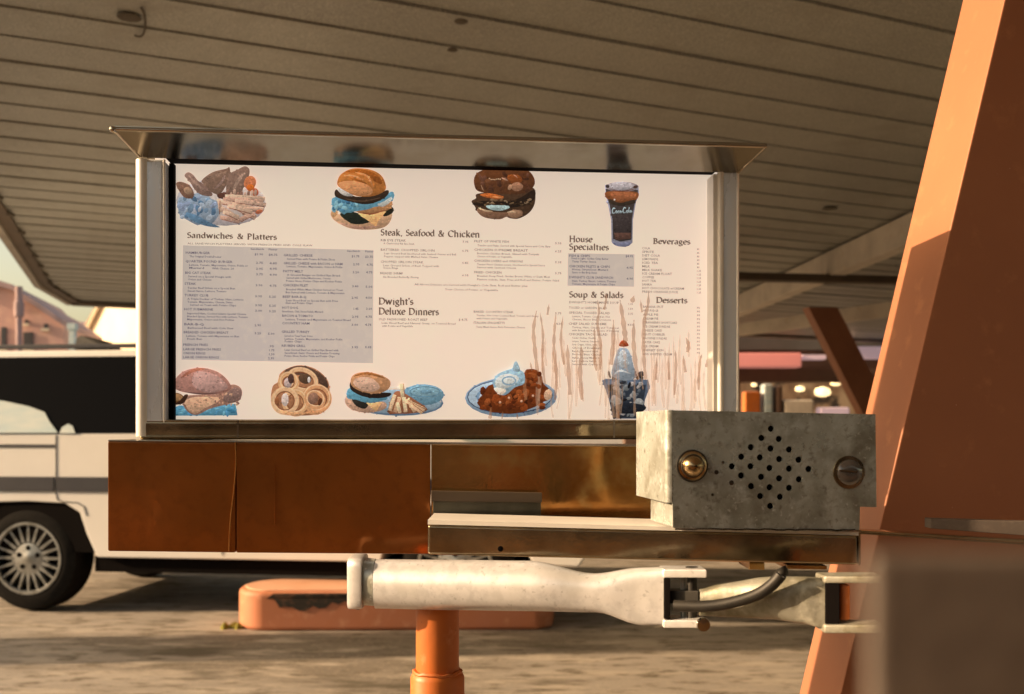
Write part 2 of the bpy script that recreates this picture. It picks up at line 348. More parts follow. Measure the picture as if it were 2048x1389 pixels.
for kx, (y0_, y1_, h_, mm_, lab_) in enumerate(((-34, -16, 7.6, 'bwall', 'brown two storey shop across the road, furthest behind the viewer'), (-14, 4, 8.2, 'brick', 'pink rendered shop across the road left of the parking bay'), (6, 26, 7.2, 'dwall', 'slate grey warehouse across the road left of the van'))):
    rb_ = thing('roadside_building', (-32, (y0_ + y1_) / 2, 0), lab_, 'building')  # unseen buildings added to block sky light from the left
    obj('wall', box(-38, -31, y0_, y1_, 0, h_), M[mm_], rb_)
    obj('parapet', box(-38.1, -30.9, y0_ - .05, y1_ + .05, h_, h_ + .4), M['fascia'], rb_)
    for zz in (1.0, 4.4):
        yy_ = y0_ + 1.5
        while yy_ < y1_ - 2:
            obj('window', box(-30.98, -30.93, yy_, yy_ + 1.4, zz, zz + 1.7), M['glass'], rb_); yy_ += 3.2
pc = thing('parked_car', (-.1, -1.0, 0), 'bronze brown car beside the menu board that the picture is taken from', 'car')
prof = [(-2.5, .35), (-2.48, .78), (-1.95, .92), (2.05, .95), (2.3, .8), (2.32, .35)]
obj('body', prism([Vector((x, -.16, z)) for x, z in prof], Vector((0, -1.7, 0))), mat('bronze_car_paint', (.42, .21, .08), .3, coat=.5), pc, bev=.03)
obj('roof', hexa([(-1.0, -.30, 1.42), (1.2, -.30, 1.42), (1.2, -.30, 1.46), (-1.0, -.30, 1.46), (-1.0, -1.7, 1.42), (1.2, -1.7, 1.42), (1.2, -1.7, 1.46), (-1.0, -1.7, 1.46)]), M['copper'], pc, bev=.01)
for (xb_, xt_) in ((-1.7, -.98), (.35, .30), (1.75, 1.15)):
    for y_, y2 in ((-.2, -.32), (-1.82, -1.7)):
        obj('pillar', tube([(xb_, y_, .93), (xt_, y2, 1.43)], .03, 8), M['black'], pc)
for x_ in (-.7, .75): obj('seat', box(x_, x_ + .5, -1.6, -.4, .9, 1.2), M['grey'], pc, bev=.04)
for x_ in (-1.6, 1.5):
    for y_, q_ in ((-.17, -1), (-1.85, 1)):
        obj('wheel', lathe((x_, y_, .31), (0, q_, 0), [(0, .001), (-.01, .2), (.0, .3), (.03, .31), (.18, .31)], 28, False), M['rubber'], pc, smooth=True)
# ================================================================== BACKGROUND RIGHT: storefront
Ys = 19.0
sf = thing('storefront', (5.4, Ys, 0), 'dim brown storefront with pink roof strip and cluttered lit windows', 'building')
def fr(px0, py0, px1, py1, Y, d):   # box whose front matches photo rectangle at depth Y
    a, b = P(px0, py1, Y), P(px1, py0, Y); return box(a.x, b.x, Y, Y + d, max(a.z, 0), b.z)
obj('upper_wall', fr(1250, 560, 2700, 700, Ys, .4), M['dwall'], sf)
obj('roof_band', fr(1250, 737, 2700, 764, Ys - .1, .5), M['bwall'], sf)
obj('inner_band', fr(1250, 700.5, 2700, 736.5, Ys + .1, .4), M['bwall'], sf)
obj('side_wall', fr(1250, 764.5, 1482, 990, Ys + .05, .4), M['bwall'], sf)
obj('rear_wall', fr(1482.5, 764.5, 2700, 990, Ys + 2.2, .4), M['shop'], sf)
obj('sign_strip', fr(1400, 706, 1604, 735, Ys - .5, .35), M['pink'], sf, label='salmon pink glowing strip', bev=.03)
obj('sign_strip', fr(1606, 710, 1652, 719, Ys - .3, .25), M['lav'], sf, label='thin lavender strip')
obj('sign_strip', fr(1711, 693, 1880, 717, Ys - .5, .35), M['lav'], sf, label='pale lavender white strip', bev=.03)
for (x0, y0, x1, y1, mm) in ((1490, 783, 1522, 860, 'orange'), (1528, 768, 1546, 860, 'shade'), (1552, 772, 1566, 860, 'bwall'), (1568, 800, 1628, 860, 'cream'), (1640, 815, 1700, 860, 'lav')):
    obj('display_stand', fr(x0, y0, x1, y1, Ys + .9, .3), M[mm], sf, bev=.04)
for (x, y, r) in ((1645, 784, 17), (1672, 765, 12), (1508, 758 + 12, 6), (1600, 778, 10), (1735, 768, 6)):
    c = P(x, y, Ys + 1.0); rr = r / F * Ys
    s_ = obj('lamp', lathe(c, (0, 0, 1), [(-rr * .6, rr * .3), (-rr * .4, rr * .9), (0, rr), (rr * .4, rr * .8), (rr * .6, rr * .2)], 14), M['lamp'], sf, smooth=True)
# slanted far column
t = thing('slanted_column', (4.1, 11.4, 0), 'dark distant canopy column slanting left with orange lit edge', 'column')
def slantcol(Y, depth, c0, c1, w0, w1, mm, parent, name, z0, z1, yaw=0, **k):
    # c = left-edge X at z0 and z1, w = widths
    ca_, sa_ = math.cos(yaw), math.sin(yaw)
    def pt(x, y, z): return (x, y, z)
    def q_(xl, w, z): return [(xl, Y, z), (xl + w * ca_, Y + w * sa_, z), (xl + w * ca_ - depth * sa_, Y + w * sa_ + depth * ca_, z), (xl - depth * sa_, Y + depth * ca_, z)]
    a, b = q_(c0, w0, z0), q_(c1, w1, z1)
    V = a + b
    return obj(name, (V, [(0, 1, 5, 4), (1, 2, 6, 5), (2, 3, 7, 6), (3, 0, 4, 7), (3, 2, 1, 0), (4, 5, 6, 7)]), mm, parent, **k)
Yc = 11.4
xa, xb = P(1630, 640, Yc), P(1722, 820, Yc)
sl = (xa.x - xb.x) / (xa.z - xb.z)
slantcol(Yc, .16, xb.x - sl * xb.z, xb.x + sl * (2.6 - xb.z), .36, .36, M['column'], t, 'shaft', 0, 2.6, yaw=R(10))
obj('base_plate', box(xb.x - sl * xb.z - .1, xb.x - sl * xb.z + .6, Yc - .1, Yc + .6, 0, .03), M['beam'], t)

# ================================================================== BIG SLANTED COLUMN, right
t = thing('slanted_column', (.35, 1.2, 0), 'large terracotta slanted column at the right with sunlit narrow face', 'column')
YC = 1.26; yawc = R(7.5)
x_at = lambda z: .5365 + .236 * (z - 1.476) 
x_at = lambda z: (P(1905, 440, YC).x) + .236 * (z - P(1905, 440, YC).z)
slantcol(YC, .111, x_at(0), x_at(ZS - .02), .42, .5, M['column'], t, 'shaft', 0, ZS - .02, yaw=yawc, bev=.003)
obj('base_plate', box(x_at(0) - .12, x_at(0) + .6, YC - .1, YC + .3, 0, .015), M['beam'], t)

# ================================================================== VAN
YV = 6.4; VS = YV / F
vx = lambda px: (px - 1024) * VS
vz = lambda py: CH + (HZ - py) * VS
van = thing('white_van', (vx(450), YV + .9, 0), 'white minivan with dark windows parked behind the menu board', 'van')
cr, cf_ = vx(60), vx(60) + 2.85; zw, rw = .355, .352
def arch(cx, hw=.44, top=.73):
    return [(cx - hw - .03, .37), (cx - hw, .50), (cx - hw * .86, top - .07), (cx - hw * .6, top - .01), (cx, top), (cx + hw * .6, top - .01), (cx + hw * .84, top - .07), (cx + hw * .95, .52), (cx + hw + .05, .37)]
x0, x1 = cr - .88, cf_ + .85
outl = [(x0, .42), (x0 + .02, .37)] + arch(cr) + arch(cf_) + [(x1 - .08, .36), (x1, .48), (x1 - .02, .74), (x1 - .12, .92), (x1 - .75, 1.12), (x1 - .95, 1.19)]
belt = [(x1 - .95, 1.19), (x0 + .0, 1.19)]
body_lp = outl + [(x0 - .0, 1.17), (x0 - .03, .8)]
obj('body', fill([body_lp], lambda x, z: (x, YV, z), Vector((0, 1.78, 0))), M['white'], van, bev=.012)
# greenhouse
tw = .16
gh = lambda y, i: [(x0 + .03 + i, y, 1.165), (x1 - .98 - i, y, 1.165), (x1 - 1.75 - i, y + 0, 1.74), (x0 + .22 + i, y, 1.74)]
A = [(x0 + .02, YV + .006, 1.172), (x1 - .97, YV + .006, 1.172), (x1 - 1.75, YV + .12, 1.73), (x0 + .2, YV + .12, 1.73)]
B = [(p[0], 2 * (YV + .89) - p[1], p[2]) for p in A]
obj('cabin', hexa(A + B), M['white'], van, bev=.02, label='white painted cabin shell above the beltline')
def side(px0, px1, za, zb):     # panel hugging the sloped cabin side
    def yy(z): return YV + .006 + (z - 1.172) / (1.73 - 1.172) * .114
    return hexa([(px0, yy(za) - .006, za), (px1, yy(za) - .006, za), (px1, yy(zb) - .006, zb), (px0, yy(zb) - .006, zb), (px0, yy(za) + .01, za), (px1, yy(za) + .01, za), (px1, yy(zb) + .01, zb), (px0, yy(zb) + .01, zb)])
obj('side_window', side(vx(-160), vx(330), 1.176, 1.685), M['glass'], van)
obj('side_window', side(vx(336), vx(470), 1.176, 1.675), M['glass'], van)
# pale blue sheets standing in for a reflection in the glass
sp = [(-170, 868), (-170, 790), (0, 800), (60, 812), (96, 824), (108, 842), (130, 866)]
def yy(z): return YV - .004 + (z - 1.172) / (1.73 - 1.172) * .114
obj('window_cloth', prism([Vector((vx(a), yy(vz(b)) - .002, max(1.177, vz(b)))) for a, b in sp], Vector((0, -.004, 0))), M['shade'], van, label='pale blue cloth piled against the window')
sp = [(134, 867), (138, 855), (150, 848), (160, 852), (168, 867)]
obj('window_cloth', prism([Vector((vx(a), yy(vz(b)) - .002, max(1.177, vz(b)))) for a, b in sp], Vector((0, -.004, 0))), M['shade'], van, label='small pale blue bump of cloth')
obj('roof_rail', box(x0 + .4, vx(300) + .8, YV + .16, YV + .20, 1.745, 1.775), M['trim'], van, bev=.008)
bx0 = vx(127)
obj('roof_fitting', ([(bx0, YV + .2, 1.742), (vx(205), YV + .2, 1.742), (vx(180), YV + .22, 1.80), (vx(140), YV + .22, 1.835), (bx0 + .01, YV + .22, 1.825),
                      (bx0, YV + .4, 1.742), (vx(205), YV + .4, 1.742), (vx(180), YV + .38, 1.80), (vx(140), YV + .38, 1.835), (bx0 + .01, YV + .38, 1.825)],
                     [(0, 1, 2, 3, 4), (9, 8, 7, 6, 5), (0, 5, 6, 1), (1, 6, 7, 2), (2, 7, 8, 3), (3, 8, 9, 4), (4, 9, 5, 0)]), M['black'], van)
obj('rub_strip', box(x0 - .005, vx(122), YV - .012, YV + .002, vz(986), vz(956)), M['trim'], van, bev=.003)
obj('rub_strip', box(vx(128), x1 - .1, YV - .012, YV + .002, vz(986), vz(956)), M['trim'], van, bev=.003)
obj('door_rail', box(x0 + .1, vx(122), YV - .006, YV + .002, vz(896), vz(890)), M['trim'], van)
sm = [(vx(125), 1.165), (vx(125), .93), (vx(125), .78), (vx(128), .745), (vx(140), .73), (vx(172), .725), (vx(186), .70), (vx(192), .64)]
obj('door_seam', tube([(a, YV - .0005, b) for a, b in sm], .004, 6), M['trim'], van)
obj('door_seam', tube([(vx(480), YV - .0005, z) for z in (1.165, .8, .40)], .004, 6), M['trim'], van)
obj('arch_liner', box(cr - .5, cr + .5, YV + .02, YV + 1.74, .40, .76), M['void'], van)
obj('underbody', box(cr + .45, cf_ - .4, YV + .05, YV + 1.7, .27, .372), M['void'], van)
obj('headlight', box(x1 - .06, x1 + .004, YV + .1, YV + .45, .62, .74), M['bulb'], van, bev=.01)
obj('headlight', box(x1 - .06, x1 + .004, YV + 1.33, YV + 1.68, .62, .74), M['bulb'], van, bev=.01)
arm_wheel = None
def wheel(cx, yf, sgn, first=None):
    c = (cx, yf, zw); ax = (0, sgn, 0)
    w = obj('wheel', lathe(c, ax, [(-.02, .235), (-.025, .27), (-.005, .33), (.03, rw - .004), (.05, rw), (.17, rw), (.19, rw - .006), (.215, .32), (.22, .24), (.1, .235)], 48, False), M['rubber'], van, smooth=True, label='black tyre with its rim')
    obj('rim', lathe(c, ax, [(-.012, .215), (-.026, .222), (-.026, .238), (-.01, .242), (.1, .23), (.12, .0)], 48, False), M['alloy'], w, smooth=True)
    dk = obj('brake_disc', lathe((cx, yf + sgn * .03, zw), ax, [(0, 0.001), (0, .212)], 32, False), M['void'], w)
    obj('hub', lathe(c, ax, [(.02, .13), (-.004, .118), (-.010, .10), (-.010, .045), (-.016, .03), (-.018, .001)], 32, False), M['alloy'], w, smooth=True)
    for k in range(20):
        a = 2 * math.pi * k / 20; d = Vector((math.cos(a), 0, math.sin(a))); n = Vector((-d.z, 0, d.x))
        o_ = Vector(c)
        p0, p1 = o_ + d * .105, o_ + d * .226; y0_, y1_ = Vector((0, -sgn * .012, 0)), Vector((0, sgn * .02, 0))
        obj('spoke', hexa([p0 - n * .011 + y0_, p0 + n * .011 + y0_, p1 + n * .006 + y0_, p1 - n * .006 + y0_, p0 - n * .011 + y1_, p0 + n * .011 + y1_, p1 + n * .006 + y1_, p1 - n * .006 + y1_]), M['alloy'], w)
    for k in range(5):
        a = 2 * math.pi * (k + .25) / 5
        obj('bolt_hole', lathe((cx + .068 * math.cos(a), yf - sgn * .0115, zw + .068 * math.sin(a)), ax, [(0, .001), (0, .017), (.012, .017)], 12, False), M['void'], w)
wheel(cr, YV + .03, 1); wheel(cf_, YV + .03, 1)
wheel(cr, YV + 1.75, -1); wheel(cf_, YV + 1.75, -1)

van.rotation_euler.z = R(-7)
# ================================================================== KERB ISLAND
ki = thing('kerb_island', (0.5, 6.2, 0), 'salmon painted raised kerb island with chipped black edge behind the post', 'kerb island')
yk = 5.95
pts = []
for k in range(13):
    a = math.pi * (.5 + k / 12); pts.append((-1.48 + .20 * math.cos(a), yk + .25 + .25 * math.sin(a)))
pts2 = [(x, y) for x, y in pts] + [(.16, yk + .03), (.25, yk + .11), (.27, yk + .4), (.18, yk + .5)]
pts2 = [(max(x, -1.69), y) for x, y in pts2]
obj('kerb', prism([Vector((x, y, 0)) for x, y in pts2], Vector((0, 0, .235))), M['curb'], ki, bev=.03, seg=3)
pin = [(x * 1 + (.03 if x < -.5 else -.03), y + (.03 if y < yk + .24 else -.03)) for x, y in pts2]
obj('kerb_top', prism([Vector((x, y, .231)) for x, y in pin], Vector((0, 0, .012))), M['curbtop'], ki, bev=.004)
# chipped patch along the front upper edge
rr = random.Random(3); up, dn = [], []
n = 40
for k in range(n + 1):
    x = -1.46 + 1.55 * k / n
    ty = yk + (x + 1.48) / 1.64 * .03 - .004
    up.append(Vector((x, ty, .225 - (0 if 0 < k < n else .03)))); dn.append(Vector((x, ty, .14 + .035 * rr.random() - .02 * math.sin(k * .3) + (.05 if k < 2 or k > n - 2 else 0))))
obj('chipped_patch', prism(up + dn[::-1], Vector((0, .03, 0))), M['chip'], ki)
mv = []
for k in range(26):
    a = rr.random() * 6.28; r = rr.random() * .08; s = .012 + .012 * rr.random()
    x, y = -1.70 + r * math.cos(a), yk + .12 + r * .8 * math.sin(a)
    mv.append(lathe((x, y, 0), (0, 0, 1), [(0, s), (s * .8, s * .8), (s * 1.6, s * .1)], 6))
obj('moss', join(*mv), M['moss'], label='yellow moss at the left foot of the salmon kerb', cat='moss', kind='stuff')

# ================================================================== MENU BOARD
A0 = Vector((-.4234, 1.22)); A1 = Vector((.2556, 1.275)); U = (A1 - A0).normalized(); NR = Vector((U.y, -U.x))
def bw(s, d, z): q_ = A0 + U * s + NR * d; return Vector((q_.x, q_.y, z))
def bs(px, py, d=0.0):
    o = A0 + NR * d; k = (px - 1024) / F
    s = (k * o.y - o.x) / (U.x - k * U.y); Y = o.y + s * U.y
    return s, CH + (HZ - py) / F * Y
def bp(px, py, d=0.0):
    s, z = bs(px, py, d); return bw(s, d, z)
mb = thing('menu_board', bw(.34, -.05, 1.055), 'illuminated drive-in menu board in steel frame with food pictures and prices', 'menu board')
def bbox(s0, s1, d0, d1, z0, z1):
    return hexa([bw(s0, d1, z0), bw(s1, d1, z0), bw(s1, d1, z1), bw(s0, d1, z1), bw(s0, d0, z0), bw(s1, d0, z0), bw(s1, d0, z1), bw(s0, d0, z1)])
WP = (A1 - A0).length
sL0, _ = bs(273, 500, .03); sL1, _ = bs(329, 500, .03); sR0, _ = bs(1437, 500, .03); sR1, _ = bs(1477, 500, .03)
zT = bs(330, 318, .03)[1]; zB1 = bs(330, 839, .03)[1]; zB0 = bs(300, 880, .03)[1]
panel = obj('menu_panel', bbox(-.012, WP + .012, -.01, 0, 1.196, 1.538), M['panelwhite'], mb, label='glowing cream white menu panel')
obj('stile', bbox(sL0, sL1, -.03, .030, zB0 + .002, zT), M['alu'], mb, bev=.0045, seg=3)
obj('stile', bbox(sR0 + .001, sR1, -.03, .030, zB0 + .002, zT), M['alu'], mb, bev=.0035, seg=3)
for (s_, d_, r_, m_) in ((sL0 + .0062, .0245, .0082, 'deck'), (sL1 - .0005, .0292, .0015, 'deck'), (sR0 + .003, .0285, .0040, 'deck'), (sR1 - .0008, .0292, .0018, 'deck')):
    obj('edge_fold', tube([bw(s_, d_, zB0 + .004), bw(s_, d_, (zB0 + zT) / 2), bw(s_, d_, zT - .001)], r_, 16), M[m_], mb, smooth=True)  # pale tubes added so the stile edges read sunlit
obj('glazing_bead', bbox(sL1 + .0005, sL1 + .0062, .0005, .012, zB1, zT), M['void'], mb, bev=.001)  # bead made black to paint the shadowed gap beside the panel
obj('glazing_bead', bbox(sR0 - .0065, sR0 + .0003, .0005, .029, zB1, zT - .004), M['deck'], mb, bev=.001)  # bead made pale to paint sun on the stile's inner side
obj('bottom_rail', bbox(sL0 + .002, sR1 - .002, -.03, .031, zB0, zB1), M['steel_dark'], mb, bev=.005, seg=3)
for px in (474, 1226): 
    s = bs(px, 860, .03)[0]; obj('rail_joint', bbox(s, s + .0022, .028, .0318, zB0 + .002, zB1 - .001), M['steel'], mb)
obj('header_gap', bbox(sL1 + .0, sR0, .0005, .028, bs(700, 330, .004)[1], zT + .002), M['void'], mb)  # black bar painting the shadowed recess under the hood
obj('back_box', bbox(sL0 + .008, sR1 - .008, -.05, -.031, zB0, zT), M['galv'], mb, bev=.004)
# hood: flared bright sheet and its top plate
h0, h1 = bp(281, 316, .031), bp(1476, 346, .031); l0, l1 = bp(227, 260, .085), bp(1533, 294, .085)
nh = (l0 - h0).cross(h1 - h0).normalized() * -.0022
if nh.y > 0: nh = -nh
obj('hood', hexa([h0, h1, l1, l0, h0 - nh, h1 - nh, l1 - nh, l0 - nh]), M['hood'], mb)
b0, b1 = bw(sL0, -.05, zT + .012), bw(sR1, -.05, zT + .012)
e0, e1 = l0 - nh * 1.5, l1 - nh * 1.5
obj('hood_top', hexa([e0, e1, e1 + Vector((0, 0, .0015)), e0 + Vector((0, 0, .0015)), b0, b1, b1 + Vector((0, 0, .002)), b0 + Vector((0, 0, .002))]), M['steel'], mb)
obj('hood_lip', tube([l0 + (l1 - l0) * k / 24 + Vector((0, 0, .0008)) for k in range(25)], .0026, 10), M['steel'], mb, smooth=True)
c0_ = h0 + (l0 - h0) * .5
obj('hood_end', tube([h0, c0_, l0], .0014, 8), M['steel'], mb, smooth=True)
obj('hood_end', tube([h1, (h1 + l1) * .5, l1], .0012, 8), M['steel_dark'], mb, smooth=True)
obj('hood_end', lathe(l0, (0, 1, 0), [(-.005, .001), (-.004, .0032), (0, .0042), (.004, .0032), (.005, .001)], 12), M['steel'], mb, smooth=True)
obj('corner_fold', tube([bp(284, 316, .033), bp(288, 292, .052), bp(297, 272, .07)], .0008, 6), M['steel'], mb)
# lower housing
dH = .088
def hp(px, py, d=dH): return bp(px, py, d)
def slab(px0, px1, pt0, pt1, pb0, pb1, d, th):
    a = [bp(px0, pb0, d), bp(px1, pb1, d), bp(px1, pt1, d), bp(px0, pt0, d)]
    bk = Vector((-NR.x, -NR.y, 0)) * th
    return hexa(a + [p + bk for p in a])
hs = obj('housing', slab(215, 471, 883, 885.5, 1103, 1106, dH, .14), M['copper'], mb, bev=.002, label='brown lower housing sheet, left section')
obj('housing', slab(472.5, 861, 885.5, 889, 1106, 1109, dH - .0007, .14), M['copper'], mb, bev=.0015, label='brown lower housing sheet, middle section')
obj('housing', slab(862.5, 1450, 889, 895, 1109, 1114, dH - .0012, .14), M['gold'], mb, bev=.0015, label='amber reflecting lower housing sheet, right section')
obj('housing_lip', slab(216, 1450, 880, 892, 883.6, 895.4, dH + .0012, .10), M['steel'], mb, bev=.0006)
sv = [bp(471, 886, dH + .001), bp(472, 930, dH + .0012), bp(468, 980, dH + .0014), bp(462, 1030, dH + .0014), bp(459, 1070, dH + .0012), bp(458, 1104, dH + .001)]
obj('fold_crease', tube(sv, .0007, 8), M['gold'], mb, smooth=True)
obj('fold_crease', tube([bp(549, y, dH + .0006) for y in (930, 960, 1000, 1050)], .0005, 8), M['copper'], mb, smooth=True)  # crease added to paint a vertical sunlit glint
# slot cover on the housing, above the tray
sc_ = obj('slot_cover', slab(866, 1082, 985, 989, 1050, 1053, dH + .022, .02), M['slot'], mb, bev=.001, label='small dark metal slot cover')
obj('slot_lip', slab(862, 1084, 982, 986, 1003, 1006, dH + .027, .005), M['beam'], sc_, bev=.0008)

# -------- printing on the panel
LAY = [0.0]
class Paint:
    def __init__(s): s.V = []; s.F = []; s.C = []; s.k = 0; s.d = .0004
    def add(s, pts, col, dab=True):
        s.k += 1; s.d += .000008 if dab else .0000025; d = s.d
        n = len(s.V); s.V += [tuple(bp(x, y, d)) for x, y in pts]
        ys = [p_[1] for p_ in pts]; xs = [p_[0] for p_ in pts]; cy, h = (max(ys) + min(ys)) / 2, max(1, (max(ys) - min(ys)) / 2); cx, w = (max(xs) + min(xs)) / 2, max(1, (max(xs) - min(xs)) / 2)
        def tone(x, y, a=0.0):
            f = 1 + (.17 * (cy - y) / h + .06 * (cx - x) / w if dab else 0) + a
            return srgb(*[min(252, max(4, c_ * f)) for c_ in col])
        s.C += [tone(x, y, rd.uniform(-.05, .05)) for x, y in pts]
        s.tri(pts, n)
        A_ = w * h * 4
        if dab and A_ > 90 and w > 5 and h > 3:
            for _ in range(int(min(70, A_ / 16))):
                x, y = rd.uniform(min(xs), max(xs)), rd.uniform(min(ys), max(ys)); ins = False; j = len(pts) - 1
                for i_ in range(len(pts)):
                    (xi, yi), (xj, yj) = pts[i_], pts[j]
                    if (yi > y) != (yj > y) and x < (xj - xi) * (y - yi) / (yj - yi) + xi: ins = not ins
                    j = i_
                if not ins: continue
                q_ = rd.uniform(-.17, .17) + .20 * (cy - y) / h; cc = [min(252, max(4, c_ * (1 + q_))) for c_ in col]
                rx_, ry_ = rd.uniform(1.0, max(2.0, min(w, 26) * .13)), rd.uniform(.8, max(1.4, min(h, 26) * .12)); a0 = rd.uniform(0, 3)
                s.add([(x + rx_ * math.cos(2 * math.pi * k_ / 7 + a0), y + ry_ * math.sin(2 * math.pi * k_ / 7 + a0)) for k_ in range(7)], cc, False)
    def tri(s, pts, n):
        from mathutils.geometry import tessellate_polygon
        for t_ in tessellate_polygon([[Vector((x, y, 0)) for x, y in pts]]): s.F.append(tuple(i_ + n for i_ in t_))
    def poly(s, pts, col, sm=True, jit=0):
        if sm: pts = spline(pts)
        if jit: pts = [(x + random.uniform(-jit, jit), y + random.uniform(-jit, jit)) for x, y in pts]
        s.add(pts, col)
    def ell(s, cx, cy, rx, ry, col, rot=0, jit=0, n=22):
        c_, s_ = math.cos(rot), math.sin(rot); pts = []
        for k in range(n):
            a = 2 * math.pi * k / n; q_ = 1 + random.uniform(-jit, jit); x, y = rx * q_ * math.cos(a), ry * q_ * math.sin(a)
            pts.append((cx + x * c_ - y * s_, cy + x * s_ + y * c_))
        s.add(pts, col)
    def line(s, pts, w, col, taper=False):
        pts = spline(pts, closed=False) if len(pts) > 2 else pts
        s.add(ribbon(pts, lambda k, n, a: w * .5 * ((.25 + .75 * math.sin(math.pi * k / max(1, n - 1))) if taper else 1)), col)
    def ring(s, cx, cy, rx, ry, w, col, rot=0, a0=0, a1=2 * math.pi):
        n = 26; o_, i_ = [], []
        for k in range(n + 1):
            a = a0 + (a1 - a0) * k / n
            for L_, q_ in ((o_, w / 2), (i_, -w / 2)):
                x, y = (rx + q_) * math.cos(a), (ry + q_) * math.sin(a)
                L_.append((cx + x * math.cos(rot) - y * math.sin(rot), cy + x * math.sin(rot) + y * math.cos(rot)))
        s.k += 1; s.d += .000008; d = s.d; n0 = len(s.V)
        s.V += [tuple(bp(x, y, d)) for x, y in o_ + i_]; s.C += [srgb(*col)] * (2 * (n + 1))
        s.F += [(n0 + k, n0 + k + 1, n0 + n + 1 + k + 1, n0 + n + 1 + k) for k in range(n)]
    def done(s, name, label=None):
        return obj(name, (s.V, s.F), M['print'], panel, label=label, colattr=s.C)
def spline(p, closed=True, m=4):
    out = []; n = len(p); rng_ = range(n) if closed else range(n - 1)
    g = (lambda i_: p[i_ % n]) if closed else (lambda i_: p[min(max(i_, 0), n - 1)])
    for i_ in rng_:
        a, b, c, d = g(i_ - 1), g(i_), g(i_ + 1), g(i_ + 2)
        for k in range(m):
            t_ = k / m
            out.append(tuple(.5 * ((2 * b[j]) + (-a[j] + c[j]) * t_ + (2 * a[j] - 5 * b[j] + 4 * c[j] - d[j]) * t_ ** 2 + (-a[j] + 3 * b[j] - 3 * c[j] + d[j]) * t_ ** 3) for j in (0, 1)))
    if not closed: out.append(tuple(p[-1]))
    return out
def ribbon(pts, wf):
    L_, R_ = [], []; n = len(pts)
    for k in range(n):
        a, b = pts[max(k - 1, 0)], pts[min(k + 1, n - 1)]; dx, dy = b[0] - a[0], b[1] - a[1]; l = math.hypot(dx, dy) or 1
        w = wf(k, n, math.atan2(dy, dx)); nx, ny = -dy / l * w, dx / l * w
        L_.append((pts[k][0] + nx, pts[k][1] + ny)); R_.append((pts[k][0] - nx, pts[k][1] - ny))
    return L_ + R_[::-1]
rd = random.Random(11); random.seed(5)
# 1 chicken platter
p = Paint()
p.ell(442, 405, 90, 47, (196, 190, 192), .05); p.ell(448, 398, 82, 38, (214, 203, 196), .05)
p.ell(398, 418, 45, 32, (148, 165, 182), .3, .10)
for k in range(26): p.ell(398 + rd.uniform(-40, 34), 416 + rd.uniform(-22, 26), rd.uniform(4, 11), rd.uniform(3, 7), rd.choice([(168, 182, 196), (122, 148, 172), (184, 190, 200), (92, 125, 155), (150, 165, 190)]), rd.uniform(0, 3), .15, 9)
p.poly([(372, 425), (395, 432), (420, 446), (440, 455), (410, 452), (382, 440)], (98, 132, 160))
p.poly([(352, 368), (362, 364), (380, 372), (388, 388), (384, 397), (370, 396), (360, 385)], (138, 100, 80)); p.ell(376, 382, 9, 7, (176, 140, 112), .5)
p.poly([(369, 352), (376, 345), (386, 350), (396, 362), (412, 372), (425, 388), (420, 393), (402, 390), (390, 380), (378, 362)], (150, 118, 104)); p.line([(378, 352), (392, 368), (412, 384)], 5, (172, 140, 124), True)
p.poly([(403, 362), (425, 345), (452, 338), (459, 335), (460, 352), (452, 372), (440, 388), (425, 386), (412, 372)], (140, 110, 92)); p.line([(420, 356), (436, 350), (452, 344)], 5, (162, 130, 110), True); p.line([(430, 378), (442, 366), (450, 352)], 5, (158, 128, 116), True)
p.poly([(458, 350), (475, 340), (490, 333), (499, 340), (497, 355), (488, 372), (480, 392), (460, 392), (452, 378)], (146, 116, 100)); p.line([(466, 382), (476, 362), (490, 345)], 7, (172, 142, 124), True)
p.ell(500, 366, 12, 14, (212, 128, 84), .3); p.ell(501, 376, 8, 7, (216, 112, 40)); p.ell(510, 385, 7, 8, (190, 96, 60))
p.ell(452, 392, 18, 7, (96, 58, 46))
for k in range(9): p.ell(455 + k * 7, 387 + rd.uniform(-3, 4), 3, 6, rd.choice([(192, 158, 138), (150, 112, 96), (206, 172, 150)]), .1)
for (a, b, c_, d_) in ((450, 393, 530, 398), (446, 399, 526, 404), (440, 404, 520, 420), (449, 404, 512, 436), (437, 398, 442, 425), (442, 416, 472, 434), (440, 435, 480, 443), (484, 420, 528, 418), (478, 440, 510, 428), (455, 412, 505, 424), (470, 402, 532, 410), (446, 424, 478, 436)):
    p.line([(a, b), ((a + c_) / 2, (b + d_) / 2 - 1), (c_, d_)], 7.4, rd.choice([(206, 172, 150), (196, 158, 138), (212, 180, 156)])); p.line([(a + 3, b + 4.2), (c_ - 3, d_ + 4.2)], 1.6, (140, 98, 80))
p.ell(518, 424, 8, 4, (186, 108, 76), -.3)
p.done('food_picture', 'printed chicken platter with fries')
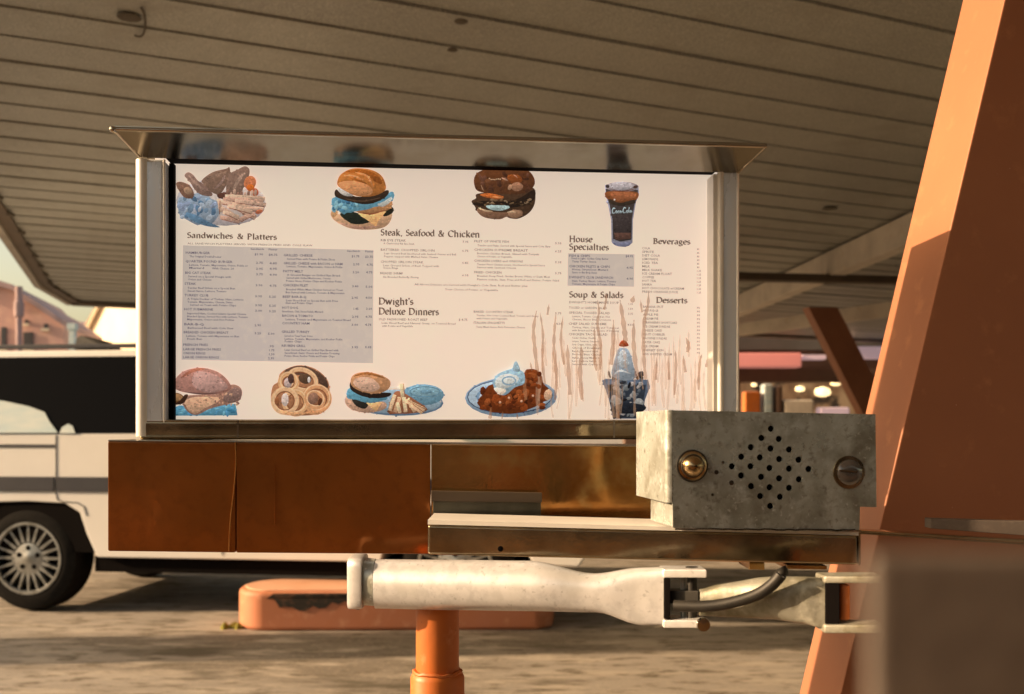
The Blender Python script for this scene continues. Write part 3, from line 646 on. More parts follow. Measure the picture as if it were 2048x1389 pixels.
# 2 double cheeseburger
p = Paint()
p.poly([(663, 425), (690, 432), (740, 438), (780, 425), (782, 440), (768, 455), (735, 460), (700, 457), (676, 446), (664, 436)], (205, 165, 130)); p.line([(680, 447), (720, 456), (760, 452)], 6, (190, 148, 126), True)
p.poly([(667, 415), (676, 425), (668, 436), (662, 428)], (220, 170, 122))
p.poly([(680, 428), (706, 424), (740, 438), (736, 446), (712, 449), (695, 443)], (34, 40, 32)); p.poly([(760, 425), (778, 413), (787, 418), (784, 427), (770, 433)], (40, 38, 28))
p.poly([(716, 428), (750, 424), (772, 424), (758, 440), (752, 453), (742, 446)], (240, 186, 126), False)
p.poly([(700, 418), (740, 416), (775, 404), (784, 402), (782, 416), (765, 424), (730, 428)], (188, 136, 92)); p.line([(718, 426), (745, 428), (770, 420)], 3, (160, 98, 66), True)
p.poly([(663, 402), (672, 395), (700, 400), (730, 405), (765, 395), (785, 384), (788, 392), (782, 405), (755, 414), (725, 420), (700, 426), (685, 428), (672, 418), (664, 412)], (104, 160, 184), jit=1.5)
for k in range(22): p.ell(rd.uniform(668, 715), rd.uniform(402, 422), rd.uniform(3, 8), rd.uniform(2, 5), rd.choice([(120, 176, 198), (84, 140, 172), (140, 190, 205), (70, 122, 158)]), rd.uniform(0, 3), .15, 8)
p.poly([(755, 410), (770, 402), (783, 394), (781, 404), (766, 414)], (200, 205, 200))
p.poly([(670, 382), (676, 380), (690, 390), (720, 394), (750, 391), (772, 381), (778, 384), (772, 394), (752, 405), (730, 409), (705, 405), (680, 398), (670, 392)], (58, 42, 32)); p.line([(690, 398), (725, 403), (760, 396)], 3, (92, 70, 54), True)
p.poly([(674, 378), (682, 376), (706, 390), (695, 393), (682, 388)], (216, 208, 200))
p.poly([(675, 362), (682, 349), (700, 339), (720, 337), (745, 341), (762, 351), (770, 365), (771, 380), (755, 390), (735, 394), (712, 392), (690, 382), (676, 372)], (196, 124, 62))
p.poly([(678, 366), (700, 362), (730, 368), (745, 380), (740, 391), (715, 391), (692, 382), (680, 374)], (216, 152, 102)); p.poly([(690, 345), (715, 339), (740, 343), (758, 354), (764, 368), (750, 364), (735, 352), (712, 346)], (176, 100, 42))
p.line([(688, 352), (706, 352), (728, 361)], 3, (222, 158, 104), True); p.line([(710, 345), (735, 353), (747, 378)], 3.4, (222, 156, 100), True); p.line([(700, 357), (716, 361), (734, 368)], 3, (166, 96, 40), True)
p.done('food_picture', 'printed double cheeseburger')
# 3 dark bun sandwich
p = Paint()
p.poly([(943, 403), (952, 397), (955, 388), (1000, 384), (1040, 384), (1066, 376), (1071, 392), (1068, 412), (1056, 428), (1036, 438), (1020, 437), (1012, 434), (1000, 439), (976, 437), (958, 428), (950, 414)], (76, 54, 38))
p.poly([(955, 418), (985, 424), (1015, 425), (1040, 420), (1045, 430), (1030, 438), (1014, 434), (1000, 439), (975, 437), (960, 430)], (132, 98, 76)); p.ell(1030, 428, 14, 8, (158, 122, 96)); p.line([(956, 416), (972, 422), (985, 423)], 3.5, (218, 186, 150), True)
p.line([(1014, 425), (1024, 424), (1032, 425)], 3, (226, 196, 160), True)
p.poly([(945, 408), (970, 402), (1010, 404), (1040, 396), (1068, 380), (1069, 398), (1050, 410), (1020, 416), (980, 414), (955, 412)], (46, 32, 24))
for k in range(34): p.ell(rd.uniform(952, 1062), rd.uniform(398, 412), rd.uniform(2, 6), rd.uniform(1, 3), rd.choice([(120, 96, 70), (88, 66, 46), (58, 42, 28), (140, 116, 90)]), rd.uniform(-.4, .4), .1, 7)
p.poly([(972, 412), (990, 411), (1015, 412), (1018, 417), (1000, 422), (980, 419)], (174, 200, 200))
p.poly([(960, 390), (975, 387), (995, 390), (1008, 395), (995, 399), (972, 395)], (206, 112, 54)); p.line([(985, 394), (996, 395), (1006, 397)], 3, (224, 150, 96), True)
p.poly([(949, 372), (948, 358), (955, 346), (972, 339), (1000, 337), (1040, 337), (1058, 343), (1068, 356), (1069, 370), (1058, 382), (1040, 388), (1010, 388), (975, 387), (955, 382)], (108, 66, 40))
for k in range(30): p.ell(rd.uniform(958, 1058), rd.uniform(345, 382), rd.uniform(3, 9), rd.uniform(2, 5), rd.choice([(126, 80, 52), (96, 58, 38), (118, 78, 60), (86, 54, 38)]), rd.uniform(0, 3), .15, 9)
p.poly([(1015, 352), (1035, 350), (1045, 360), (1035, 368), (1020, 366)], (150, 82, 40)); p.ell(1034, 374, 12, 9, (170, 124, 96)); p.ell(1020, 375, 4, 6, (190, 146, 114), .5)
for k in range(7): p.ell(979 + k * 3.6, 359 + rd.uniform(-1.5, 1.5), 1.6, 1.2, (220, 186, 150))
p.line([(1003, 356), (1010, 359), (1016, 362)], 3.4, (206, 160, 130), True); p.line([(1027, 350), (1032, 353), (1035, 357)], 2, (206, 160, 130), True); p.line([(962, 370), (965, 378), (968, 382)], 2, (176, 140, 112), True)
p.done('food_picture', 'printed dark bun sandwich')
# 4 cola glass
p = Paint()
p.poly([(1210, 370), (1211, 388), (1216, 410), (1222, 440), (1223, 484), (1234, 492), (1255, 493), (1265, 486), (1266, 440), (1272, 405), (1278, 388), (1277, 372)], (160, 160, 178), False)
p.poly([(1211, 378), (1213, 392), (1219, 410), (1225, 440), (1226, 478), (1240, 484), (1263, 480), (1264, 440), (1269, 410), (1276, 392), (1276, 380)], (70, 62, 60), False)
p.poly([(1226, 430), (1230, 478), (1262, 476), (1263, 430)], (62, 54, 54), False); p.poly([(1228, 466), (1262, 466), (1261, 478), (1231, 480)], (92, 66, 58), False)
p.poly([(1210, 386), (1225, 383), (1260, 383), (1277, 387), (1274, 398), (1262, 404), (1244, 407), (1226, 403), (1214, 398)], (142, 84, 48)); p.poly([(1222, 386), (1250, 384), (1272, 388), (1266, 397), (1240, 402), (1226, 396)], (166, 102, 66)); p.poly([(1218, 398), (1240, 406), (1268, 400), (1266, 408), (1242, 412), (1222, 408)], (64, 52, 42))
p.ell(1244, 374, 33, 10, (170, 158, 160)); p.ell(1242, 372, 24, 8, (204, 196, 200)); p.ell(1215, 373, 4, 3.4, (74, 62, 62), .5); p.ell(1271, 374, 5, 3, (88, 66, 58), -.3); p.line([(1222, 381), (1245, 383), (1268, 379)], 2.2, (120, 74, 56), True)
p.ell(1229, 400, 1.8, 1.8, (250, 240, 225)); p.poly([(1224, 484), (1240, 486), (1262, 484), (1258, 492), (1244, 494), (1230, 491)], (120, 124, 150))
lx = 1224.0
for ch in 'CocaCola':
    W_ = {'C': 7.0, 'o': 4.2, 'c': 3.8, 'a': 5.0, 'l': 2.6}[ch]; yb = 427 - (lx - 1224) * .04
    if ch == 'C': q2 = [(lx + 6.4, yb - 9), (lx + 3, yb - 10.5), (lx + .6, yb - 5), (lx + 2, yb), (lx + 6, yb - 1.5)]
    elif ch == 'o': q2 = [(lx + 2, yb - 5), (lx + .4, yb - 2.5), (lx + 2, yb), (lx + 3.6, yb - 2.5), (lx + 2, yb - 5)]
    elif ch == 'c': q2 = [(lx + 3.2, yb - 4.6), (lx + .6, yb - 3), (lx + 1.2, yb - .2), (lx + 3.4, yb - .8)]
    elif ch == 'a': q2 = [(lx + 3.4, yb - 5), (lx + .6, yb - 3), (lx + 1.6, yb), (lx + 3.4, yb - 4.6), (lx + 4.6, yb)]
    else: q2 = [(lx + 1.8, yb - 11), (lx + .8, yb - 4), (lx + 1.6, yb)]
    p.line(q2, 1.6 if ch != 'C' else 2.0, (176, 196, 204)); lx += W_
    if ch == 'a' and lx < 1248: p.line([(lx, yb - 3), (lx + 2, yb - 3.2)], 1.3, (176, 196, 204)); lx += 1.5
p.done('food_picture', 'printed tall cola glass with white script')
# 5 breaded sandwich
p = Paint()
p.poly([(338, 820), (360, 810), (400, 815), (440, 808), (470, 808), (476, 832), (340, 832)], (96, 158, 186), False, 1.5)
for k in range(16): p.ell(rd.uniform(345, 470), rd.uniform(815, 829), rd.uniform(4, 9), rd.uniform(2, 4), rd.choice([(70, 134, 168), (120, 180, 200), (88, 150, 186)]), rd.uniform(0, 3), .15, 8)
p.poly([(366, 800), (372, 792), (400, 790), (440, 788), (462, 770), (480, 775), (484, 790), (474, 803), (450, 810), (420, 818), (395, 830), (378, 826), (367, 812)], (168, 128, 110))
p.poly([(370, 805), (382, 796), (410, 794), (440, 796), (432, 806), (408, 818), (392, 828), (378, 822)], (214, 172, 140)); p.poly([(450, 790), (470, 775), (483, 782), (480, 800), (462, 806), (448, 802)], (140, 112, 104))
for k in range(30): p.ell(rd.uniform(375, 478), rd.uniform(788, 812), rd.uniform(1.5, 4), rd.uniform(1, 3), rd.choice([(190, 150, 124), (150, 112, 96), (206, 168, 140), (120, 90, 84)]), rd.uniform(0, 3), .1, 7)
p.ell(352, 798, 17, 12, (126, 86, 50), .1); p.ell(354, 795, 11, 7, (186, 140, 96), .1); p.poly([(346, 808), (365, 808), (376, 792), (370, 790), (358, 803)], (70, 46, 34))
p.poly([(349, 775), (352, 757), (370, 742), (400, 736), (430, 742), (450, 755), (462, 772), (460, 780), (440, 788), (410, 790), (375, 786), (358, 782)], (186, 136, 122))
p.poly([(392, 744), (425, 748), (445, 760), (456, 775), (440, 783), (410, 785), (385, 770)], (196, 156, 146)); p.line([(362, 756), (385, 742), (410, 738)], 6, (190, 122, 98), True); p.line([(368, 784), (400, 788), (440, 786)], 3, (120, 90, 84), True)
for x, y in ((376, 752), (400, 755), (412, 748), (436, 762), (385, 765)): p.ell(x, y, 1.2, 1, (96, 66, 60))
p.done('food_picture', 'printed breaded sandwich on bun')
# 6 onion rings
p = Paint()
p.poly([(542, 790), (546, 772), (556, 764), (560, 748), (578, 736), (602, 731), (630, 738), (652, 756), (659, 776), (656, 806), (648, 824), (620, 831), (575, 831), (552, 824), (543, 808)], (176, 124, 90))
p.poly([(570, 742), (595, 732), (625, 738), (650, 756), (656, 776), (640, 768), (610, 752), (585, 752), (568, 760)], (96, 72, 60))
for (x, y, a, b, r_) in ((605, 760, 28, 20, .35), (577, 765, 17, 17, 0), (633, 798, 26, 25, 0), (590, 805, 22, 22, 0), (570, 802, 24, 24, 0), (630, 800, 17, 15, .4), (602, 800, 50, 0, 0)):
    if b: p.ring(x, y, a, b, 9, rd.choice([(222, 176, 130), (214, 160, 116), (228, 186, 144)]), r_); p.ring(x + .5, y - 3, a, b, 2, (240, 204, 164), r_); p.ring(x, y, a - 5.5, b - 5.5, 2, (138, 84, 56), r_)
p.ell(610, 758, 13, 10, (92, 70, 54), .3); p.ell(618, 760, 3, 6, (226, 218, 214)); p.ell(576, 766, 8, 10, (196, 176, 172)); p.ell(582, 758, 6, 10, (86, 62, 56)); p.ell(570, 800, 7, 13, (222, 204, 196)); p.ell(554, 803, 5, 8, (150, 96, 64)); p.ell(626, 797, 10, 12, (146, 110, 92), .4); p.ell(640, 804, 4, 8, (98, 60, 42), .3)
p.line([(612, 825), (635, 826), (652, 815)], 8, (222, 162, 116), True); p.line([(560, 822), (590, 830), (612, 826)], 7, (224, 170, 124), True)
p.done('food_picture', 'printed pile of onion rings')
# 7 burger basket
p = Paint()
p.ell(788, 803, 99, 29, (132, 158, 178), .04); p.ell(788, 800, 95, 26, (216, 200, 186), .04); p.ell(800, 804, 82, 24, (150, 176, 194), .04)
p.ring(788, 802, 97, 27.5, 2, (84, 110, 136), .04, 0, math.pi)
p.ell(846, 790, 42, 21, (112, 156, 180)); p.ell(850, 784, 34, 13, (134, 174, 192)); p.ring(850, 784, 30, 10, 2, (96, 140, 168)); p.ell(852, 784, 12, 4, (112, 154, 178))
p.poly([(690, 800), (700, 790), (740, 800), (770, 805), (770, 818), (740, 826), (710, 822), (694, 812)], (196, 158, 134)); p.poly([(705, 798), (735, 806), (730, 818), (712, 812)], (46, 44, 40)); p.poly([(732, 806), (765, 804), (752, 824)], (232, 182, 130), False)
p.poly([(693, 786), (702, 776), (730, 788), (770, 792), (772, 800), (740, 806), (710, 800), (696, 797)], (100, 158, 184), jit=1)
p.poly([(700, 766), (706, 768), (735, 784), (780, 786), (776, 794), (750, 797), (722, 792), (702, 780)], (48, 38, 34))
p.poly([(701, 766), (705, 752), (722, 745), (750, 747), (776, 758), (781, 770), (772, 782), (750, 788), (725, 784), (708, 776)], (190, 142, 104)); p.poly([(706, 766), (720, 755), (745, 758), (760, 775), (745, 784), (722, 780)], (208, 172, 150)); p.line([(708, 753), (735, 747), (770, 757)], 5, (170, 110, 62), True)
p.poly([(776, 825), (786, 790), (800, 783), (830, 800), (855, 820), (825, 827), (795, 828)], (150, 98, 70))
for (a, b, c_, d_) in ((803, 768, 806, 798), (790, 790, 780, 822), (800, 795, 790, 825), (808, 795, 812, 825), (815, 798, 830, 824), (812, 802, 850, 820), (795, 805, 800, 826), (820, 808, 845, 826)):
    p.line([(a, b), (c_, d_)], 8, rd.choice([(224, 188, 152), (214, 174, 140), (232, 198, 162)])); p.line([(a + 4, b), (c_ + 4, d_)], 1.4, (150, 104, 76))
p.done('food_picture', 'printed burger and fries on a blue rimmed plate')
# 8 barbecue plate
p = Paint()
p.ell(1022, 795, 92, 40, (134, 160, 184), -.02); p.ell(1020, 793, 86, 35, (60, 76, 104), -.02); p.ell(1020, 793, 84, 33, (168, 190, 208), -.02); p.ell(1024, 793, 72, 27, (120, 150, 180), -.02); p.ell(1026, 794, 68, 25, (182, 196, 208), -.02)
p.poly([(955, 808), (960, 796), (970, 780), (985, 768), (1010, 772), (1040, 770), (1050, 742), (1070, 738), (1082, 750), (1088, 768), (1100, 785), (1098, 798), (1075, 812), (1045, 824), (1010, 828), (978, 822)], (112, 54, 24), jit=1.2)
for k in range(70): p.ell(min(1084, max(966, rd.gauss(1028, 32))), min(816, max(782, rd.gauss(800, 9))), rd.uniform(3, 9), rd.uniform(3, 8), rd.choice([(134, 66, 30), (92, 42, 20), (150, 80, 40), (70, 34, 18), (120, 58, 26)]), rd.uniform(0, 3), .15, 9)
for k in range(12): p.ell(rd.uniform(1052, 1084), rd.uniform(745, 775), rd.uniform(4, 8), rd.uniform(3, 6), rd.choice([(126, 62, 28), (90, 42, 20), (150, 82, 42)]), rd.uniform(0, 3), .15, 9)
p.ell(1096, 790, 8, 11, (206, 170, 142), .2)
for x, y in ((1043, 803), (1000, 805), (1066, 792), (1018, 796)): p.ell(x, y, 2.4, 2.4, (206, 168, 140))
p.poly([(986, 770), (992, 752), (1010, 742), (1030, 738), (1047, 745), (1050, 762), (1045, 770), (1030, 775), (1012, 790), (998, 788)], (150, 184, 204)); p.poly([(990, 765), (1000, 752), (1020, 748), (1038, 756), (1030, 768), (1010, 778), (996, 778)], (206, 214, 214)); p.ring(1018, 762, 13, 8, 3, (140, 172, 196)); p.poly([(1026, 742), (1028, 727), (1034, 724), (1040, 742)], (160, 190, 206)); p.poly([(988, 776), (1012, 780), (1005, 790), (996, 788)], (232, 220, 206))
p.done('food_picture', 'printed plate of barbecue meat')
# 9 sundae glass
p = Paint()
p.poly([(1205, 762), (1210, 758), (1296, 760), (1300, 774), (1290, 800), (1284, 838), (1226, 838), (1218, 800)], (84, 98, 118), False)
p.poly([(1214, 770), (1292, 770), (1282, 836), (1228, 836)], (46, 54, 66), False)
for k in range(80):
    y = rd.uniform(748, 832); w = 34 - (y - 748) * .12
    p.ell(1252 + rd.uniform(-w, w), y, rd.uniform(2.5, 8), rd.uniform(2, 6), rd.choice([(120, 126, 130), (40, 46, 56), (150, 150, 152), (24, 28, 36), (90, 98, 108), (168, 164, 164)]), rd.uniform(0, 3), .2, 8)
p.ell(1234, 804, 9, 9, (140, 146, 148)); p.ell(1278, 806, 9, 9, (146, 150, 152)); p.poly([(1222, 818), (1250, 806), (1290, 812), (1284, 824), (1250, 828), (1226, 824)], (28, 34, 44))
p.poly([(1224, 752), (1228, 725), (1236, 700), (1246, 696), (1258, 702), (1268, 735), (1272, 755), (1250, 762)], (150, 166, 182)); p.poly([(1236, 730), (1240, 704), (1252, 704), (1256, 735)], (186, 196, 204)); p.line([(1228, 750), (1240, 742), (1262, 748)], 4, (190, 196, 200), True)
p.poly([(1238, 692), (1242, 683), (1248, 681), (1254, 685), (1257, 692), (1248, 694)], (168, 78, 46))
p.done('food_picture', 'printed ice cream sundae glass with cherry')

# -------- headings in a hand built serif stroke font
def arc(cx, cy, rx, ry, a0, a1, n=10):
    return [(cx + rx * math.cos(R(a0 + (a1 - a0) * k / n)), cy + ry * math.sin(R(a0 + (a1 - a0) * k / n))) for k in range(n + 1)]
X, CP, AS = .46, .68, .73
def sf_(x, y, w=.09): return [(x - w, y), (x + w, y)]
def hs_(x, y, w=.08): return [(x - w, y - .035), (x, y)]
G = {
 'S': (.5, [arc(.25, .52, .15, .15, 35, 180)[:] + arc(.25, .50, .15, .15, 180, 250)[1:] + arc(.23, .19, .18, .18, 62, -150)]),
 'P': (.58, [[(.14, 0), (.14, CP)], arc(.24, .50, .22, .18, 100, -110), sf_(.14, 0), [(.04, CP), (.24, CP)]]),
 'C': (.66, [arc(.37, .34, .30, .34, 42, 318, 16), [(.60, .66), (.60, .50)]]),
 'D': (.74, [[(.14, 0), (.14, CP)], [(.14, .02), (.32, .02)] + arc(.34, .34, .32, .32, -85, 85, 14) + [(.14, .66)], sf_(.1, 0, .06), sf_(.1, CP, .06)]),
 'H': (.78, [[(.15, 0), (.15, CP)], [(.62, 0), (.62, CP)], [(.15, .36), (.62, .36)], sf_(.15, 0), sf_(.15, CP), sf_(.62, 0), sf_(.62, CP)]),
 'B': (.60, [[(.14, 0), (.14, CP)], [(.14, .66)] + arc(.26, .52, .17, .145, 90, -90) + [(.14, .37)], [(.14, .37)] + arc(.28, .19, .2, .18, 90, -90) + [(.14, .015)], sf_(.09, 0, .06), sf_(.09, CP, .06)]),
 'a': (.48, [[(.34, .34), (.34, .09), (.37, .02), (.44, .04)], arc(.21, .33, .13, .125, 150, 0), [(.34, .27), (.22, .24)] + arc(.19, .125, .13, .115, 100, 300)]),
 'b': (.54, [[(.12, 0), (.12, AS)], arc(.29, .23, .18, .22, 140, -140, 14), hs_(.12, AS)]),
 'c': (.44, [arc(.25, .23, .20, .225, 45, 315, 14)]),
 'd': (.56, [[(.40, .04), (.40, AS)], arc(.24, .23, .18, .225, 35, 325, 14), hs_(.40, AS), [(.40, .02), (.50, .04)]]),
 'e': (.46, [[(.07, .24), (.40, .28)], arc(.25, .23, .19, .225, 12, 318, 16)]),
 'f': (.34, [[(.15, 0), (.15, .55)] + arc(.27, .58, .12, .14, 180, 50, 8), [(.04, X - .02), (.30, X - .02)], sf_(.15, 0, .08)]),
 'g': (.50, [arc(.22, .30, .14, .15, 0, 360, 16), [(.16, .16), (.10, .08), (.30, .02)] + arc(.24, -.10, .18, .11, 50, -200, 12), [(.33, .40), (.46, .43)]]),
 'h': (.58, [[(.13, 0), (.13, AS)], [(.13, .32)] + arc(.29, .31, .14, .15, 130, 0, 8) + [(.43, 0)], sf_(.13, 0, .08), sf_(.43, 0, .08), hs_(.13, AS)]),
 'i': (.30, [[(.15, 0), (.15, X)], [(.13, .62), (.175, .65)], sf_(.15, 0, .08), hs_(.15, X)]),
 'k': (.56, [[(.13, 0), (.13, AS)], [(.40, .44), (.15, .22)], [(.22, .27), (.44, 0)], sf_(.13, 0, .08), sf_(.46, 0, .06), sf_(.40, X, .07), hs_(.13, AS)]),
 'l': (.29, [[(.14, 0), (.14, AS)], sf_(.14, 0, .08), hs_(.14, AS)]),
 'n': (.58, [[(.13, 0), (.13, X)], [(.13, .32)] + arc(.29, .31, .14, .15, 130, 0, 8) + [(.43, 0)], sf_(.13, 0, .08), sf_(.43, 0, .08), hs_(.13, X)]),
 'o': (.54, [arc(.27, .23, .20, .225, 90, 450, 20)]),
 'p': (.57, [[(.13, -.24), (.13, X)], arc(.30, .23, .18, .22, 140, -140, 14), sf_(.13, -.24, .09), hs_(.13, X)]),
 'r': (.40, [[(.13, 0), (.13, X)], [(.13, .32)] + arc(.25, .31, .11, .13, 130, 55, 6) + [(.36, .38)], sf_(.13, 0, .08), hs_(.13, X)]),
 's': (.40, [arc(.20, .34, .12, .11, 35, 250) + arc(.19, .13, .135, .12, 65, -150)]),
 't': (.34, [[(.15, .60), (.15, .10)] + arc(.23, .11, .08, .09, 180, 300, 6), [(.03, X - .02), (.30, X - .02)]]),
 'u': (.58, [[(.13, X), (.13, .16)] + arc(.26, .16, .13, .14, 180, 310, 8) + [(.43, .12)], [(.43, X), (.43, .02), (.50, .04)], hs_(.13, X), hs_(.43, X)]),
 'v': (.52, [[(.08, X), (.25, .0)], [(.25, .0), (.42, X)], sf_(.08, X, .08), sf_(.42, X, .07)]),
 'w': (.78, [[(.07, X), (.22, 0)], [(.22, 0), (.38, X)], [(.38, X), (.53, 0)], [(.53, 0), (.68, X)], sf_(.07, X, .07), sf_(.69, X, .07)]),
 'x': (.52, [[(.08, X), (.42, 0)], [(.42, X), (.08, 0)], sf_(.08, X, .07), sf_(.42, X, .07), sf_(.08, 0, .07), sf_(.42, 0, .07)]),
 '&': (.74, [[(.62, .40), (.50, .12), (.30, 0), (.12, .06), (.08, .20), (.22, .36), (.38, .50), (.36, .64), (.25, .67), (.17, .58), (.24, .42), (.60, 0)], sf_(.60, .40, .08)]),
 ',': (.25, [[(.12, .05), (.13, 0), (.07, -.12)]]), "'": (.2, [[(.12, .72), (.10, .54)]]),
 ' ': (.36, []),
}
def slope(py): return .0225 - .0165 * (py - 325) / 515
def heading(txt, px, py, w, hpx, italic=0):
    adv = sum(G[c][0] for c in txt); sx = w / adv; sy = hpx / CP
    V, Fc = [], []; x = 0; k = 0; sy *= .86
    for ch in txt:
        for st_ in G[ch][1]:
            rb = ribbon(st_, lambda i_, n_, a: .024 + .058 * abs(math.sin(a - .5)))
            n0 = len(V); k += 1
            for (a, b) in rb:
                ppx = px + (x + a) * sx; V.append(tuple(bp(ppx, py - b * sy + slope(py) * (ppx - px), .0009 + (k % 7) * .00002)))
            m_ = len(rb) // 2
            for i_ in range(m_ - 1): Fc.append((n0 + i_, n0 + i_ + 1, n0 + 2 * m_ - 2 - i_, n0 + 2 * m_ - 1 - i_))
        x += G[ch][0]
    return obj('heading', (V, Fc), M['ink'], panel, label='brown serif heading ' + txt)
heading('Sandwiches', 374, 476, 92, 12.5); heading('& Platters', 474, 478.5, 80, 12.5)
heading('Steak, Seafood', 761, 471, 109, 14); heading('& Chicken', 876, 473.5, 84, 14)
heading("Dwight's", 757, 609, 70, 15); heading('Deluxe Dinners', 757, 629, 121, 15)
heading('House', 1138, 484, 47, 13.5); heading('Specialties', 1138, 499.5, 80, 13.5)
heading('Soup & Salads', 1138, 595, 109, 13.5)
heading('Beverages', 1306, 488, 75, 12.5); heading('Desserts', 1312, 606, 63, 13)
# -------- tinted boxes
def patch(pts, d, m, name, label=None):
    return obj(name, ([tuple(bp(x, y, d)) for x, y in pts], [tuple(range(len(pts)))]), m, panel, label=label)
patch([(366, 491), (747, 500.5), (746, 727), (363, 720)], .0003, M['shadebox'], 'tint_box', 'grey tinted price box under Sandwiches and Platters')
patch([(1136, 507), (1269, 509), (1268, 574), (1135, 572)], .0003, M['shadebox'], 'tint_box', 'small grey tinted box under House Specialties')
# -------- small print
def tmesh(txt):
    cu = bpy.data.curves.new('t', 'FONT'); cu.body = txt; cu.size = 1; cu.resolution_u = 1; cu.offset = .016
    o = bpy.data.objects.new('t', cu); me = bpy.data.meshes.new_from_object(o)
    V = [v.co[:2] for v in me.vertices]; Fc = [tuple(p_.vertices) for p_ in me.polygons]
    bpy.data.objects.remove(o); bpy.data.curves.remove(cu); bpy.data.meshes.remove(me); return V, Fc
def block(rows, m, label):
    V, Fc = [], []
    for (txt, x0_, y0_, w, h) in rows:
        if not txt: continue
        tv, tf = tmesh(txt)
        if not tv: continue
        xm = max(a for a, b in tv); n0 = len(V)
        for a, b in tv:
            ppx = x0_ + a / xm * w; V.append(tuple(bp(ppx, y0_ - b * h / .7 + slope(y0_) * (ppx - x0_), .0008)))
        Fc += [tuple(i_ + n0 for i_ in f) for f in tf]
    return obj('small_print', (V, Fc), m, panel, label=label)
H1, H2 = 4.6, 3.8
block([('ALL SANDWICH PLATTERS SERVED WITH FRENCH FRIES AND COLE SLAW', 375, 489, 250, 3.6)], M['inksoft'], 'faint small line under the Sandwiches heading')
rowsL = [('Sandwich', 501, 500, 27, 3.6), ('Platter', 537, 501, 18, 3.6),
 ('HAMBURGER', 371, 508, 49, H1), ('The Original DoubleDecker', 379, 515, 64, H2), ('$1.90', 509, 511, 17, 4.2), ('$4.75', 537, 512, 18, 4.2),
 ('QUARTER POUND BURGER', 371, 525, 94, H1), ('Lettuce, Tomato, Mayonnaise, Onion, Pickle or', 378, 532, 118, H2), ('Mustard', 378, 538, 30, H2), ('With Cheese .20', 424, 539, 44, H2), ('2.75', 512, 528, 14, 4.2), ('4.85', 539, 529, 15, 4.2), ('2.95', 512, 540, 14, 4.2), ('4.95', 539, 540, 15, 4.2),
 ('BIG CAT STEAK', 370, 548, 52, H1), ('Served on a Special Hoagie with', 376, 555, 86, H2), ('Onion and Cheese', 376, 561, 47, H2), ('3.75', 512, 551, 14, 4.2), ('4.90', 539, 552, 15, 4.2),
 ('STEAK', 369, 570, 23, H1), ('Tender Beef Sirloin on a Special Bun', 375, 578, 95, H2), ('Sweet Sauce, Lettuce, Tomato', 375, 584, 78, H2), ('3.90', 511, 573, 14, 4.2), ('4.75', 539, 574, 14, 4.2),
 ('TURKEY CLUB', 369, 593, 48, H1), ('A Triple Decker of Turkey, Ham, Lettuce', 375, 600, 112, H2), ('Tomato, Mayonnaise, Cheese, Swiss', 375, 606, 90, H2), ('Served on Toast with Potato Chips', 380, 612, 92, H2), ('3.95', 510, 595, 14, 4.2), ('5.25', 538, 596, 14, 4.2), ('3.95', 510, 613, 14, 4.2), ('5.25', 538, 614, 14, 4.2),
 ('HOT SUBMARINE', 368, 621, 58, H1), ('Imported Ham, Cooked Salami, Special Cheese', 374, 629, 118, H2), ('Blended Spices, Served Hot with Lettuce, Tomato', 374, 635, 122, H2), ('Mayonnaise, Onion and Hot Pickles', 374, 641, 94, H2), ('3.00', 510, 624, 14, 4.2), ('5.25', 538, 625, 14, 4.2),
 ('BAR-B-Q', 368, 651, 40, H1), ('Barbecued Beef with Cole Slaw', 375, 658, 92, H2), ('2.95', 509, 653, 13, 4.2),
 ('BREADED CHICKEN BREAST', 367, 667, 90, H1), ('Lettuce, Tomato with Mayonnaise on Bun', 372, 674, 106, H2), ('Fresh Bun', 374, 680, 30, H2), ('3.25', 509, 669, 13, 4.2), ('5.00', 536, 670, 13, 4.2),
 ('FRENCH FRIES', 366, 692, 50, H1), ('LARGE FRENCH FRIES', 366, 701, 76, H1), ('ONION RINGS', 366, 709, 45, H1), ('LARGE ONION RINGS', 366, 717, 72, H1), ('.95', 537, 695, 11, 4.2), ('1.75', 537, 703, 12, 4.2), ('1.50', 537, 711, 12, 4.2), ('2.35', 536, 719, 12, 4.2)]
